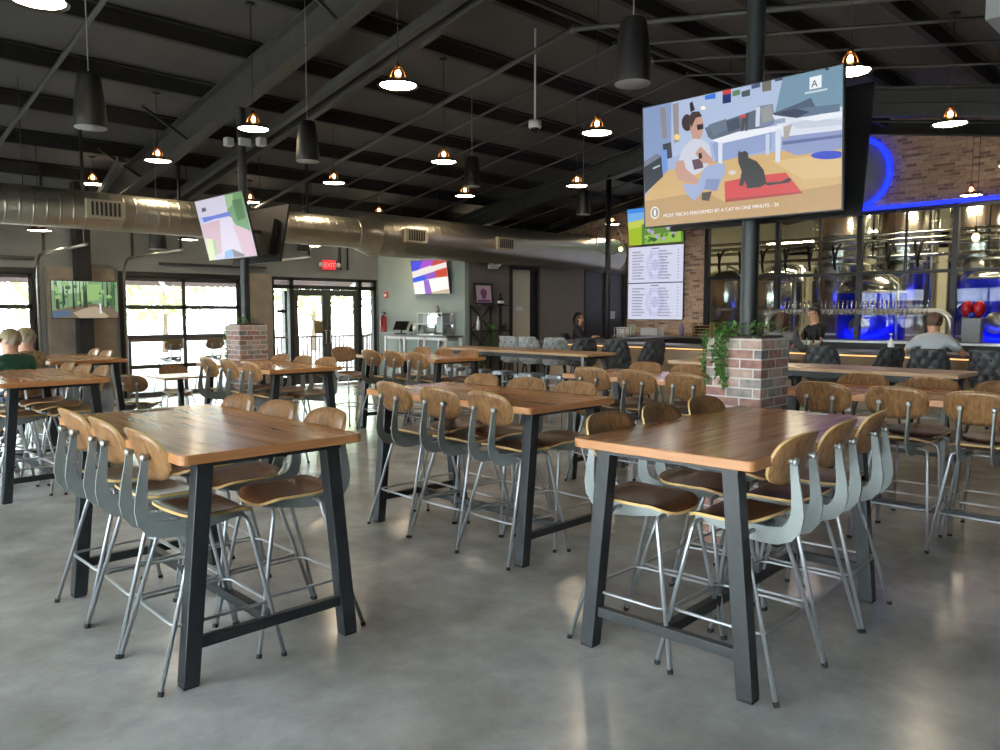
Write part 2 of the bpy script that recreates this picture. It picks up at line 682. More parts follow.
# service block: pale green side wall, grey front wall with doors
bm = nbm()
box(bm, (XG, YG, 0), (XG + .12, YW, 3.45))
struct('wall_green', bm, M['wall_green'])
DOORS = [(13.0, 13.9, 2.7), (15.75, 16.6, 2.74), (16.75, 17.42, 2.74)]
wall_with_openings('wall_service', M['wall_dark'], 1, YG, 0.12, XG + .12, XB, 3.45, [(x0, x1, 0, z) for x0, x1, z in DOORS])
bm = nbm()
box(bm, (XG, YG, 3.45), (XB, YW, 3.52))
struct('ceiling_service', bm, M['wall_dark'])
bm = nbm()
box(bm, (XG + .12, YG + 1.6, 0), (XB, YG + 1.66, 3.45))
struct('wall_corridor', bm, M['wall_grey'])
LIGHTDOOR = noisy('light_door', (196, 190, 170), (206, 200, 182), 2, 0.5)
DARKDOOR = mat('dark_door', (48, 49, 52), 0.45)
for i, (x0, x1, z) in enumerate(DOORS):
    t = bpy.data.objects.new('door_%d' % (i + 2), None)
    COL.objects.link(t)
    t.location = (x0, YG, 0)
    t['kind'] = 'structure'
    w = x1 - x0
    bm = nbm()
    box(bm, (-.06, -.02, 0), (0.03, .13, z + .05))
    box(bm, (w - .03, -.02, 0), (w + .06, .13, z + .05))
    box(bm, (.03, -.02, z - .03), (w - .03, .13, z + .05))
    obj('door_frame', bm, M['black'], t)
    bm = nbm()
    box(bm, (.03, .04, 0.01), (w - (.22 if i == 0 else .03), .085, z - .03))
    obj('door_leaf', bm, LIGHTDOOR if i == 0 else DARKDOOR, t)
    if i == 0:
        bm = nbm()
        box(bm, (w - .22, .03, 0.01), (w - .03, .09, z - .03))
        obj('door_edge', bm, M['black'], t)
    bm = nbm()
    tube(bm, [(w * .2, .04, 1.02), (w * .2, -.02, 1.02), (w * .2 + .11, -.02, 1.02)], .012, 8)
    obj('door_handle', bm, M['steel_rough'], t)
bm = nbm()
cbox(bm, (0, 0, 0), (.26, .012, .1))
tag(obj('door_sign', bm, M['white_paint'], None, (13.3, YG + .033, 1.76)), 'small white plate on the pale restroom door', 'sign')
bm = nbm()
cbox(bm, (0, 0, 0), (.2, .012, .2))
tag(obj('door_sign', bm, mat('sign_grey', (176, 176, 170), .5), None, (16.95, YG + .033, 1.6)), 'square grey plate on the dark door beside the brick wall', 'sign')

# bar wall: brick, with the brewery glazing
ZT, ZS = 3.86, 1.02
WIN = (-1.5, 10.3)
bm = nbm()
box(bm, (XB, WIN[1], 0), (XB + .25, YW, ZT))
box(bm, (XB, WIN[0], 0), (XB + .25, WIN[1], ZS))
box(bm, (XB, YR, 0), (XB + .25, WIN[0], 3.78))
uvl = bm.loops.layers.uv.active
fs = prism(bm, [(-4.7, ZT), (YW, ZT), (YW, zr(YW) - .01), (RIDGE, 5.84)], lambda u, v, t: (t, u, v), XB, XB + .25)
for f in fs:
    for l in f.loops:
        l[uvl].uv = (l.vert.co.y + .05, l.vert.co.z)
struct('wall_bar', bm, M['brick_wall'])
# dark steel band above the brick
bm = nbm()
for y0, y1 in ((YR, RIDGE), (RIDGE, YW)):
    P = [(y0, zr(y0, 5.5)), (y1, 5.5 if y1 == RIDGE else zr(y1, 5.5)), (y1, zr(y1, 5.78)), (y0, zr(y0, 5.78))]
    prism(bm, P, lambda u, v, t: (t, u, v), XB - .12, XB - .002)
struct('trim_1', bm, M['matte_black'])

t = bpy.data.objects.new('window_1', None)
COL.objects.link(t)
t.location = (XB, 0, 0)
t['kind'] = 'structure'
bm = nbm()
MUL = [10.25, 8.4, 6.53, 4.67, 2.8, 0.93, -0.94, -1.45]
for y in MUL:
    box(bm, (.02, y - .05, ZS), (.16, y + .05, ZT))
for z in (ZS + .03, 2.52, ZT - .05):
    box(bm, (.03, WIN[0], z - .035), (.15, WIN[1], z + .035))
for y in (7.4, 5.6, 3.7):
    box(bm, (.04, y - .02, 2.5), (.12, y + .02, ZT))
obj('window_frame', bm, M['black_steel'], t)
bm = nbm()
box(bm, (.085, WIN[0], ZS), (.091, WIN[1], ZT))
obj('pane', bm, M['glass_bar'], t)
bm = nbm()
box(bm, (-.06, WIN[0], ZT - .01), (-.01, WIN[1], ZT + .07))
tag(obj('led_strip', bm, mat('blue_led', (30, 50, 255), .4, emit=1.6), None, (XB, 0, 0)), 'glowing blue light strip along the top of the brewery glazing', 'light strip')

# ring sign on the brick
t = thing('ring_sign', 'round grey sign with a glowing blue rim on the brick wall', 'sign', (XB - .02, 6.68, 4.65))
rot = Matrix.Rotation(R(-90), 4, 'Y')
bm = nbm()
lathe(bm, [(0, .0), (.68, 0), (.68, .05), (0, .05)], 48, mx=rot)
obj('disc', bm, noisy('sign_disc', (150, 148, 142), (170, 166, 158), 4, .5), t)
bm = nbm()
lathe(bm, [(.70, .02), (.81, .02), (.81, .09), (.70, .09), (.70, .02)], 48, mx=rot)
obj('blue_rim', bm, mat('blue_neon', (24, 44, 255), .4, emit=2.2), t)

# concrete panels and steel post between the garage doors
bm = nbm()
box(bm, (G1[1] + .1, YW - .1, 0), (G2[0] - .1, YW, 2.5))
struct('wall_panel', bm, M['panel'])
bm = nbm()
box(bm, (G2[1] + .08, YW - .1, 0), (ENT[0] - .02, YW, 2.5))
struct('wall_panel', bm, M['panel'])
bm = nbm()
box(bm, (4.6, YW - .36, 0), (4.84, YW - .11, zr(YW) - .2))
tag(obj('steel_post', bm, M['matte_black']), 'dark square steel post behind the forest wall screen', 'post')
bm = nbm()
beam_box(bm, (4.72, YW - .3, 3.25), (4.72, 13.4, 4.15), .1, .1)
struct('roof_brace', bm, M['beam'])


# ------------------------------------------------------------------ garage doors, tracks
def garage_door(n, axis, pos, u0, u1, ztop, rows, name):
    t = bpy.data.objects.new(name, None)
    COL.objects.link(t)
    t['kind'] = 'structure'
    if axis == 1:
        t.location = (u0, pos, 0)
    else:
        t.location = (pos, u0, 0)
        t.rotation_euler = (0, 0, R(90))
    w = u1 - u0
    bm = nbm()
    s = -1 if axis == 0 else 1
    box(bm, (0, -.03, 0), (.09, .1, ztop))
    box(bm, (w - .09, -.03, 0), (w, .1, ztop))
    box(bm, (.09, -.03, ztop - .1), (w - .09, .1, ztop))
    obj('door_frame', bm, M['black'], t)
    bm = nbm()
    h = (ztop - .1) / rows
    cols = 2
    for k in range(rows + 1):
        z = min(max(k * h, .04), ztop - .14)
        box(bm, (.09, .02, z - .04), (w - .09, .06, z + .04))
    for k in range(cols + 1):
        x = .115 + (w - .23) * k / cols
        box(bm, (x - .036, .02, 0), (x + .036, .06, ztop - .1))
    obj('glazing_bars', bm, mat('bars', (60, 58, 60), .5), t)
    bm = nbm()
    box(bm, (.1, .037, .02), (w - .1, .043, ztop - .1))
    obj('pane', bm, M['glass'], t)
    return t


garage_door(0, 1, YW + .05, G1[0], G1[1], 2.47, 4, 'door_5')
garage_door(0, 1, YW + .05, G2[0], G2[1], 2.47, 4, 'door_6')
for i, (u0, u1) in enumerate(RD):
    garage_door(0, 0, XR - .06, u0, u1, 2.9, 4, 'door_%d' % (7 + i))

for i, (u0, u1) in enumerate(RD2):
    garage_door(0, 1, YR - .12, u0, u1, 2.9, 4, 'door_%d' % (12 + i))
TRK = [(4.02, 'beside the forest wall screen, on its window side'), (5.5, 'between the forest wall screen and the wide glazed door'), (7.93, 'beside the entrance, at the wide glazed door')]
for x, where in TRK:
    t = thing('door_track', 'galvanised overhead door track %s' % where, 'door track', (x, YW - .09, 0), group='garage door tracks')
    bm = nbm()
    pts = [(0, 0, 0.0), (0, 0, 2.35)] + [(0, -.35 + .35 * math.cos(a), 2.35 + .35 * math.sin(a)) for a in [R(15 * k) for k in range(1, 7)]] + [(0, -2.7, 2.72)]
    tube(bm, pts, .028, 6)
    obj('rail', bm, M['galv'], t)
    for y0, z1 in ((-2.66, 4.6), (-.5, 4.2)):
        bm = nbm()
        box(bm, (-.02, y0, 2.71), (.02, y0 + .04, z1))
        obj('hanger', bm, M['black_steel'], t)

# ------------------------------------------------------------------ entrance
t = bpy.data.objects.new('door_1', None)
COL.objects.link(t)
t['kind'] = 'structure'
t.location = (0, YW + .05, 0)
FR = mat('alu_dark', (66, 66, 62), .4, .3)
bm = nbm()
a0, a1 = ENT
d0, dm, d1 = 9.14, 10.07, 11.0
for x in (a0 + .04, d0, d1, a1 - .04):
    box(bm, (x - .05, -.04, 0), (x + .05, .08, 2.47))
for z in (2.25, 2.44):
    box(bm, (a0, -.04, z - .045), (a1, .08, z + .045))
for x0, x1 in ((a0, d0), (d1, a1)):
    box(bm, (x0 + .09, -.03, 0), (x1 - .05, .07, .2))
obj('door_frame', bm, M['black'], t)
for x0, x1, hs in ((d0 + .05, dm, 1), (dm, d1 - .05, -1)):
    bm = nbm()
    box(bm, (x0 + .005, -.02, 0.01), (x0 + .12, .04, 2.2))
    box(bm, (x1 - .12, -.02, 0.01), (x1 - .005, .04, 2.2))
    box(bm, (x0 + .12, -.02, 2.06), (x1 - .12, .04, 2.2))
    box(bm, (x0 + .12, -.02, 0.01), (x1 - .12, .04, .25))
    obj('door_leaf', bm, FR, t)
    hx = x1 - .06 if hs == 1 else x0 + .06
    bm = nbm()
    tube(bm, [(hx, -.02, .95), (hx, -.07, .95), (hx, -.07, 1.25), (hx, -.02, 1.25)], .012, 8)
    obj('door_handle', bm, M['steel_rough'], t)
    bm = nbm()
    box(bm, (x0 + (.1 if hs == 1 else .45), -.07, 2.05), (x0 + (.42 if hs == 1 else .8), -.02, 2.12))
    obj('door_closer', bm, FR, t)
bm = nbm()
box(bm, (a0 + .09, .015, .2), (a1 - .09, .021, 2.4))
obj('pane', bm, M['glass'], t)
bm = nbm()
cbox(bm, (9.86, .0, 1.33), (.26, .012, .3))
tag(obj('door_notice', bm, mat('notice', (110, 98, 66), .6), None, (0, YW + .04, 0)), 'square brown notice stuck inside the entrance door', 'notice')
bm = nbm()
cbox(bm, (8.9, 0, 1.7), (.24, .012, .07))
tag(obj('hours_sticker', bm, M['black'], None, (0, YW + .045, 0)), 'small dark sticker on the glass beside the entrance', 'sticker')

t = thing('exit_sign', 'lit red EXIT sign above the entrance', 'exit sign', (10.11, YW - .03, 2.78))
bm = nbm()
cbox(bm, (0, 0, 0), (.34, .06, .22))
obj('housing', bm, mat('exit_red', (226, 44, 56), .4, emit=0.75), t, bevel=.01)
tx = text_mesh('EXIT', .15, mat('exit_letter', (255, 150, 140), .4, emit=.9), t, align='CENTER')
tx.rotation_euler = (R(90), 0, 0)
tx.location = (0, -.033, -.055)
for sx in (-1, 1):
    bm = nbm()
    lathe(bm, [(0, -.05), (.045, -.045), (.05, .02), (.03, .05), (0, .05)], 12, (sx * .24, -.03, .0), mx=None)
    obj('lamp_head', bm, M['white_paint'], t)
# conduit beside the exit sign
bm = nbm()
tube(bm, [(10.42, YW - .04, 3.4), (10.42, YW - .04, 2.68), (10.62, YW - .04, 2.68), (10.62, YW - .04, 3.4)], .02, 6)
tag(obj('wall_conduit', bm, M['black']), 'black square-bent conduit on the wall beside the exit sign', 'conduit')
bm = nbm()
box(bm, (6.2, YW - .06, 2.62), (8.5, YW - .01, 2.67))
tag(obj('door_spring', bm, M['black_steel']), 'dark spring bar above the wide glazed door', 'bar')
bm = nbm()
box(bm, (1.2, YW - .06, 2.62), (4.0, YW - .01, 2.67))
tag(obj('door_spring', bm, M['black_steel']), 'dark spring bar above the glazed door cut by the picture edge', 'bar')


# ------------------------------------------------------------------ stools
def surf_sheet(bm, fn, nu, nv, thick_dir, th, exp=3.2):
    """Rounded plywood sheet: fn(u, v) -> point for u, v in -1..1 (already mapped to a superellipse), th along thick_dir(u, v)."""
    def sq(u, v):
        # square to rounded square
        if u == 0 and v == 0:
            return 0.0, 0.0
        k = max(abs(u), abs(v))
        d = (abs(u) ** exp + abs(v) ** exp) ** (1 / exp)
        return u * k / d, v * k / d
    top, bot = {}, {}
    for i in range(nu + 1):
        for j in range(nv + 1):
            u, v = sq(2 * i / nu - 1, 2 * j / nv - 1)
            p = Vector(fn(u, v))
            n = Vector(thick_dir(u, v)).normalized()
            top[i, j] = bm.verts.new(p + n * th / 2)
            bot[i, j] = bm.verts.new(p - n * th / 2)
    for i in range(nu):
        for j in range(nv):
            for g, s in ((top, 1), (bot, -1)):
                q = [g[i, j], g[i + 1, j], g[i + 1, j + 1], g[i, j + 1]]
                f = bm.faces.new(q if s > 0 else q[::-1])
                f.smooth = True
    per = [(i, 0) for i in range(nu)] + [(nu, j) for j in range(nv)] + [(i, nv) for i in range(nu, 0, -1)] + [(0, j) for j in range(nv, 0, -1)]
    for a, b_ in zip(per, per[1:] + per[:1]):
        f = bm.faces.new((top[a], bot[a], bot[b_], top[b_]))
        f.material_index = 1
        f.smooth = False


def make_stool(name, label, cat, dz=0.0, group=None):
    """Moulded plywood seat and back on a plate frame with splayed tube legs; local +Y is where the sitter faces."""
    t = thing(name, label, cat, group=group)
    sh = .745 + dz

    def seat(u, v):
        x, y = u * .205, -.012 + v * .2
        z = sh + .012 * u * u - .006 * (1 - v * v)
        z += -.035 * max(0, v - .45) ** 2 / .3 + .03 * max(0, -v - .5) ** 2 / .25
        return (x, y, z)
    bm = nbm()
    surf_sheet(bm, seat, 12, 12, lambda u, v: (0, 0, 1), .014, 3.6)
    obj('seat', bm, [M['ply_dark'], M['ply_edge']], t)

    def back(u, v):
        x, z = u * .215, 1.036 + dz + v * .118
        w = 1 - .06 * max(0, -v)
        return (x * w, -.286 + .040 * u * u - .042 * v, z)
    bm = nbm()
    surf_sheet(bm, back, 12, 8, lambda u, v: (0, 1, .35), .013, 3.0)
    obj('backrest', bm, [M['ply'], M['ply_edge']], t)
    cl = [(.15, .712, .026), (.05, .706, .05), (-.06, .697, .07), (-.17, .69, .078), (-.235, .694, .078), (-.285, .712, .074), (-.315, .748, .068), (-.327, .80, .060), (-.325, .86, .050), (-.316, .93, .041), (-.308, .99, .035), (-.304, 1.035, .033)]
    for sx in (-1, 1):
        bm = nbm()
        L_, R_ = [], []
        for i, (y, z, w) in enumerate(cl):
            p, q = cl[max(i - 1, 0)], cl[min(i + 1, len(cl) - 1)]
            d = Vector((q[0] - p[0], q[1] - p[1])).normalized()
            n = Vector((-d.y, d.x))
            z += dz
            L_.append((y + n.x * w / 2, z + n.y * w / 2))
            R_.append((y - n.x * w / 2, z - n.y * w / 2))
        # quads strip so the thin plate stays clean
        A = [[bm.verts.new((sx * .1 + o, u, v)) for u, v in side] for side in (L_, R_) for o in (-.006, .006)]
        n_ = len(cl)
        for i in range(n_ - 1):
            bm.faces.new((A[0][i], A[0][i + 1], A[2][i + 1], A[2][i]))
            bm.faces.new((A[1][i], A[3][i], A[3][i + 1], A[1][i + 1]))
            bm.faces.new((A[0][i], A[1][i], A[1][i + 1], A[0][i + 1]))
            bm.faces.new((A[2][i], A[2][i + 1], A[3][i + 1], A[3][i]))
        bm.faces.new((A[0][0], A[2][0], A[3][0], A[1][0]))
        bm.faces.new((A[0][-1], A[1][-1], A[3][-1], A[2][-1]))
        fr = obj('side_frame', bm, M['frame_grey'], t)
        bm = nbm()
        lathe(bm, [(0, 0), (.019, 0), (.021, .006), (.016, .016), (0, .02)], 12, (0, 0, 0), mx=Matrix.Translation((sx * .1, -.305, 1.035 + dz)) @ Matrix.Rotation(R(90), 4, 'X'))
        lathe(bm, [(0, 0), (.012, 0), (.012, .026), (0, .026)], 10, (0, 0, 0), mx=Matrix.Translation((sx * .1, -.305, 1.035 + dz)) @ Matrix.Rotation(R(-90), 4, 'X'))
        obj('rivet', bm, M['rivet'], fr)
    ft = {}
    zt = .70 + dz
    for sy in (-1, 1):
        for sx in (-1, 1):
            f = Vector((sx * .262, .265 if sy > 0 else -.33, .0))
            k = Vector((sx * .186, sy * .135, zt - .035))
            ft[sx, sy] = (k, f)
            bm = nbm()
            b0 = Vector((sx * .178, sy * .132, zt - .01))
            tube(bm, [(sx * .08, sy * .13, zt), (sx * .15, sy * .13, zt), b0, k, f + (k - f) * .02], .0108, 8)
            lg = obj('leg', bm, M['tube'], t)
            bm = nbm()
            tube(bm, [f, f + (k - f) * .03], .0135, 8)
            obj('foot_cap', bm, M['rubber'], lg)
        bm = nbm()
        tube(bm, [(-.1, sy * .13, zt), (.1, sy * .13, zt)], .0112, 8)
        obj('crossbar', bm, M['tube'], t)

    def at(sx, sy, z):
        k, f = ft[sx, sy]
        return f + (k - f) * (z / k.z)
    zf = .28 if dz == 0 else .16
    c = [at(-1, -1, zf), at(1, -1, zf), at(1, 1, zf), at(-1, 1, zf)]
    ring = []
    for i in range(4):
        p, q, r_ = c[i - 1], c[i], c[(i + 1) % 4]
        ring += [q + (p - q).normalized() * .05, q + (p - q).normalized() * .014 + (r_ - q).normalized() * .014, q + (r_ - q).normalized() * .05]
    bm = nbm()
    tube(bm, ring, .008, 6, closed=True)
    obj('footrest', bm, M['tube'], t)
    return t


# ------------------------------------------------------------------ big tables
def make_table(name, label, loc, rz):
    """Plank top 0.93 x 1.79 at 1.067 m on two splayed steel frames; long side along local Y."""
    t = thing(name, label, 'table', loc, R(rz), 'tall plank dining tables')
    W, L_ = .926, 1.793
    bm = nbm()
    cr = .03
    P = []
    for sx, sy in ((1, 1), (-1, 1), (-1, -1), (1, -1)):
        a0_ = {(1, 1): 0, (-1, 1): 90, (-1, -1): 180, (1, -1): 270}[sx, sy]
        for k in range(4):
            a = R(a0_ + 30 * k)
            P.append((sx * (W / 2 - cr) + cr * math.cos(a), sy * (L_ / 2 - cr) + cr * math.sin(a)))
    prism(bm, P, lambda u, v, z: (u, v, z), 1.022, 1.067)
    for f in bm.faces:
        f.normal_update()
        if abs(f.normal.z) < .5:
            f.material_index = 1
    obj('tabletop', bm, [M['table_wood'], M['table_edge']], t, bevel=.005)
    for sy in (-1, 1):
        for sx in (-1, 1):
            bm = nbm()
            beam_box(bm, (sx * .42, sy * .79, 0.012), (sx * .325, sy * .79, 1.02), .075, .075, up=(0, 1, 0))
            lg = obj('leg', bm, M['black_steel'], t, bevel=.004)
            bm = nbm()
            cbox(bm, (sx * .4205, sy * .79, .006), (.07, .07, .012))
            obj('foot_pad', bm, M['rubber'], lg)
        bm = nbm()
        cbox(bm, (0, sy * .79, .19), (.73, .04, .05))
        obj('crossbar', bm, M['black_steel'], t, bevel=.003)
        bm = nbm()
        cbox(bm, (0, sy * .79, 1.008), (.74, .09, .026))
        obj('top_plate', bm, M['black_steel'], t)
    bm = nbm()
    cbox(bm, (0, 0, .19), (.05, 1.54, .05))
    obj('stretcher', bm, M['black_steel'], t, bevel=.003)
    return t


TABLES = [
    # key, centre x, y, rotation, label, short name for its stools, which stools
    ('A', 1.820, 4.162, -0.6, 'tall plank table in front on the left, its glossy top wholly visible', 'the big front left table', 'all'),
    ('C', 4.080, 4.250, 0.25, 'tall plank table in the middle, between and behind the two front tables', 'the middle table', 'all'),
    ('B', 3.830, 1.987, 92.4 + 180, 'tall plank table in front on the right, touching the near brick pier', 'the front right table', 'all'),
    ('T1', 2.10, 8.62, 0, 'tall plank table cut by the left picture edge, before the green-shirted person', 'table at the left picture edge', 'all'),
    ('T2', 4.50, 8.38, 0, 'tall plank table before the far brick pier', 'the table at the far pier', 'all'),
    ('T3', 6.95, 8.57, 0, 'tall plank table before the order counter', 'the table before the order counter', 'all'),
    ('T7', 6.40, 4.17, 0, 'tall plank table behind the middle table, its left end peeking out beside the near pier', 'the table just behind the middle one', 'all'),
    ('T6', 6.40, 1.93, 0, 'tall plank table behind the near brick pier, running out of the picture', 'the table past the near pier', 'all'),
    ('T8', 3.3, 11.6, 0, 'tall plank table below the forest wall screen', 'the table below the forest screen', 'right'),
]
proto = None
for key, x, y, rz, lab, short, which in TABLES:
    make_table('plank_table', lab, (x, y, 0), rz)
    for sx, side in ((-1, 'near left'), (1, 'far right')):
        if which == 'right' and sx < 0:
            continue
        for k in (-1, 0, 1):
            if which == 'right' and k < 0:
                continue
            if key == 'B':
                side = 'right' if sx < 0 else 'left'
                # its long side runs along +X; local -X side faces right-near
            off = Vector((sx * .215, k * .52 + sx * .022, 0))
            ang = R(rz)
            px = x + off.x * math.cos(ang) - off.y * math.sin(ang)
            py = y + off.x * math.sin(ang) + off.y * math.cos(ang)
            yaw = ang + (R(-90) if sx < 0 else R(90)) + R(rnd.uniform(-2.5, 2.5))
            kk = k if key != 'B' else -k
            seatpos = {-1: 'front end', 0: 'middle', 1: 'far end'}[kk]
            label = 'plywood stool, %s side of %s, %s' % (side, short, seatpos)
            if proto is None:
                proto = make_stool('bar_stool', label, 'bar stool', 0, 'plywood stools around the plank tables')
                proto.location = (px, py, 0)
                proto.rotation_euler = (0, 0, yaw)
            else:
                dup(proto, (px, py, 0), yaw, label, 'plywood stools around the plank tables')
dup(proto, (6.72, 9.86, 0), R(180), 'plywood bar stool at the far end of the table before the order counter')

for nm, lb, x, y, w, d, a in (('menu_card', 'pale menu card lying at the far end of the big front left table', 1.86, 4.99, .1, .28, 90), ('napkin', 'small white napkin at the far end of the front right table', 4.66, 1.93, .07, .1, 10)):
    bm = nbm()
    cbox(bm, (0, 0, .002), (w, d, .003))
    o = tag(obj(nm, bm, mat('paper_' + nm, (206, 210, 208) if nm == 'napkin' else (150, 154, 150), .5), None, (x, y, 1.0672)), lb, 'menu' if nm == 'menu_card' else 'napkin')
    o.rotation_euler = (0, 0, R(a))

# low table by the window with its chairs
t = thing('low_table', 'low square table with a pale top before the wide glazed door', 'table', (4.75, 11.45, 0))
bm = nbm()
cbox(bm, (0, 0, .735), (.76, .76, .03))
obj('tabletop', bm, M['light_wood'], t, bevel=.004)
bm = nbm()
lathe(bm, [(0, 0.03), (.045, 0.03), (.045, .72), (0, .72)], 14)
obj('pedestal', bm, M['black_steel'], t)
bm = nbm()
lathe(bm, [(0, 0), (.26, 0), (.26, .012), (.06, .035), (0, .035)], 24)
obj('base', bm, M['black_steel'], t)
low = make_stool('low_chair', 'low plywood chair with its back to the camera at the pale low table', 'chair', -.31, 'low plywood chairs at the pale table')
low.location = (4.05, 11.0, 0)
low.rotation_euler = (0, 0, R(-52))
dup(low, (4.98, 12.12, 0), R(172), 'low plywood chair facing the camera beyond the pale low table')
mid = make_stool('plywood_chair', 'plywood chair carrying the person in the green shirt', 'chair', -.18, 'plywood chairs under the two guests')
mid.location = (2.29, 9.97, 0)
mid.rotation_euler = (0, 0, R(20))
dup(mid, (2.6, 10.62, 0), R(35), 'plywood chair carrying the person in the tan patterned shirt')
dup(low, (5.42, 11.55, 0), R(82), 'low plywood chair on the pier side of the pale low table')

# ------------------------------------------------------------------ brick piers, columns, planting
def pier(x, y, label, plantlabel, vines, seed):
    t = thing('brick_pier', label, 'brick pier', (x, y, 0), 0)
    bm = nbm()
    box(bm, (-.21, -.21, 0), (.21, .21, 1.5))
    obj('brickwork', bm, M['brick_pier'], t, bevel=.004)
    bm = nbm()
    box(bm, (-.18, -.18, 1.5), (.18, .18, 1.515))
    obj('soil', bm, noisy('soil', (46, 38, 30), (70, 58, 44), 30, .9), t)
    bm = nbm()
    lathe(bm, [(.062, 1.515), (.062, zr(y, 5.19))], 20, (x, y, 0))
    c = obj('steel_column', bm, M['column'])
    tag(c, 'round dark steel column standing in %s' % ('the near brick pier' if x < 5.24 else 'the far brick pier'), 'column')
    p = thing('trailing_plant', plantlabel, 'plant', (x, y, 1.515))
    r_ = random.Random(seed)
    lv = nbm()
    st = nbm()

    def leaf(P, d, s):
        d = Vector(d).normalized()
        side = d.cross(Vector((r_.uniform(-.3, .3), r_.uniform(-.3, .3), 1))).normalized()
        nrm = side.cross(d)
        P = Vector(P)
        pts = [P, P + d * s * .45 + side * s * .28 + nrm * s * .06, P + d * s, P + d * s * .45 - side * s * .28 + nrm * s * .06]
        mid = lv.verts.new(P + d * s * .5 - nrm * s * .05)
        vs = [lv.verts.new(q) for q in pts]
        for i in range(4):
            lv.faces.new((vs[i], vs[(i + 1) % 4], mid))
    for i in range(230):
        u, v = r_.uniform(-.2, .2), r_.uniform(-.2, .2)
        if abs(u) < .09 and abs(v) < .09:
            continue
        keep = (u < -.05) or r_.random() < .35
        if not keep:
            continue
        h = r_.uniform(0.0, .09)
        leaf((u, v, h), (r_.uniform(-1, 1), r_.uniform(-1, 1), r_.uniform(-.3, .7)), r_.uniform(.035, .06))
    for (vx, vy, ln) in vines:
        pts = []
        n = int(ln / .03) + 2
        ox = -1 if vx < -.2 else 0
        oy = 1 if vy > .2 else (-1 if vy < -.2 else 0)
        for i in range(n):
            f = i * .03
            pts.append(Vector((vx + ox * (.02 + .01 * math.sin(f * 9)) + (0 if ox else .015 * math.sin(f * 13)), vy + oy * .02 + (.015 * math.sin(f * 11) if ox else 0), .02 - f if i else .03)))
        pts = [Vector((vx * .7, vy * .7, .02))] + pts
        tube(st, pts, .003, 5)
        for q in pts:
            for _ in range(3):
                dd = Vector((ox * r_.uniform(.1, 1) + r_.uniform(-.6, .6) * (1 - abs(ox)), oy * r_.uniform(.1, 1) + r_.uniform(-.8, .8) * (1 - abs(oy)), r_.uniform(-1, .2)))
                leaf(q, dd, r_.uniform(.035, .06))
    obj('foliage', lv, M['leaf'], p)
    if len(st.verts):
        obj('stem', st, mat('stem', (70, 96, 50), .6), p)
    else:
        st.free()


M['column'] = mat('column_paint', (34, 38, 41), .45)
pier(5.226, 2.694, 'square pier of mixed red and grey brick behind the front right table', 'green trailing plant spilling over the near brick pier',
     [(-.215, .1, .28), (-.215, .07, .38), (-.215, .05, .33), (-.215, .03, .22), (-.17, .215, .24), (-.21, .2, .3), (-.215, .12, .12)], 3)
pier(5.28, 10.4, 'square brick pier far off, before the glazed doors', 'small green plant on top of the far brick pier', [(-.215, .15, .5), (-.2, .215, .7)], 5)
t = thing('floor_column', 'slim dark steel column standing before the dark doors by the bar', 'column', (13.73, 10.4, 0))
bm = nbm()
lathe(bm, [(0, 0.012), (.06, 0.012), (.06, zr(10.4, 5.3)), (0, zr(10.4, 5.3))], 18)
obj('shaft', bm, M['column'], t)
bm = nbm()
cbox(bm, (0, 0, .006), (.24, .24, .012))
obj('base_plate', bm, M['black_steel'], t)

# ------------------------------------------------------------------ pendant lamps
def make_lamp(label):
    """Origin at the rim centre."""
    t = thing('pendant_lamp', label, 'pendant lamp', group='wide-brim pendant lamps')
    bm = nbm()
    lathe(bm, [(.205, 0), (.207, .006), (.13, .045), (.085, .075), (.06, .085), (.056, .083), (.08, .07), (.125, .04), (.2, .0), (.205, 0)], 28)
    obj('shade', bm, M['shade'], t)
    bm = nbm()
    lathe(bm, [(0, .012), (.185, .012), (.12, .04), (0, .042)], 28)
    obj('diffuser', bm, M['lamp_white'], t)
    bm = nbm()
    sphere(bm, (0, 0, .125), .03, sc=(1, 1, 1.35))
    obj('bulb', bm, M['warm'], t)
    bm = nbm()
    for k in range(4):
        a = R(45 + 90 * k)
        tube(bm, [(.078 * math.cos(a), .078 * math.sin(a), .07), (.07 * math.cos(a), .07 * math.sin(a), .13), (.03 * math.cos(a), .03 * math.sin(a), .19)], .007, 5)
    lathe(bm, [(0, .225), (.02, .225), (.034, .2), (.034, .18), (0, .18)], 12)
    obj('cage', bm, M['brass'], t)
    return t


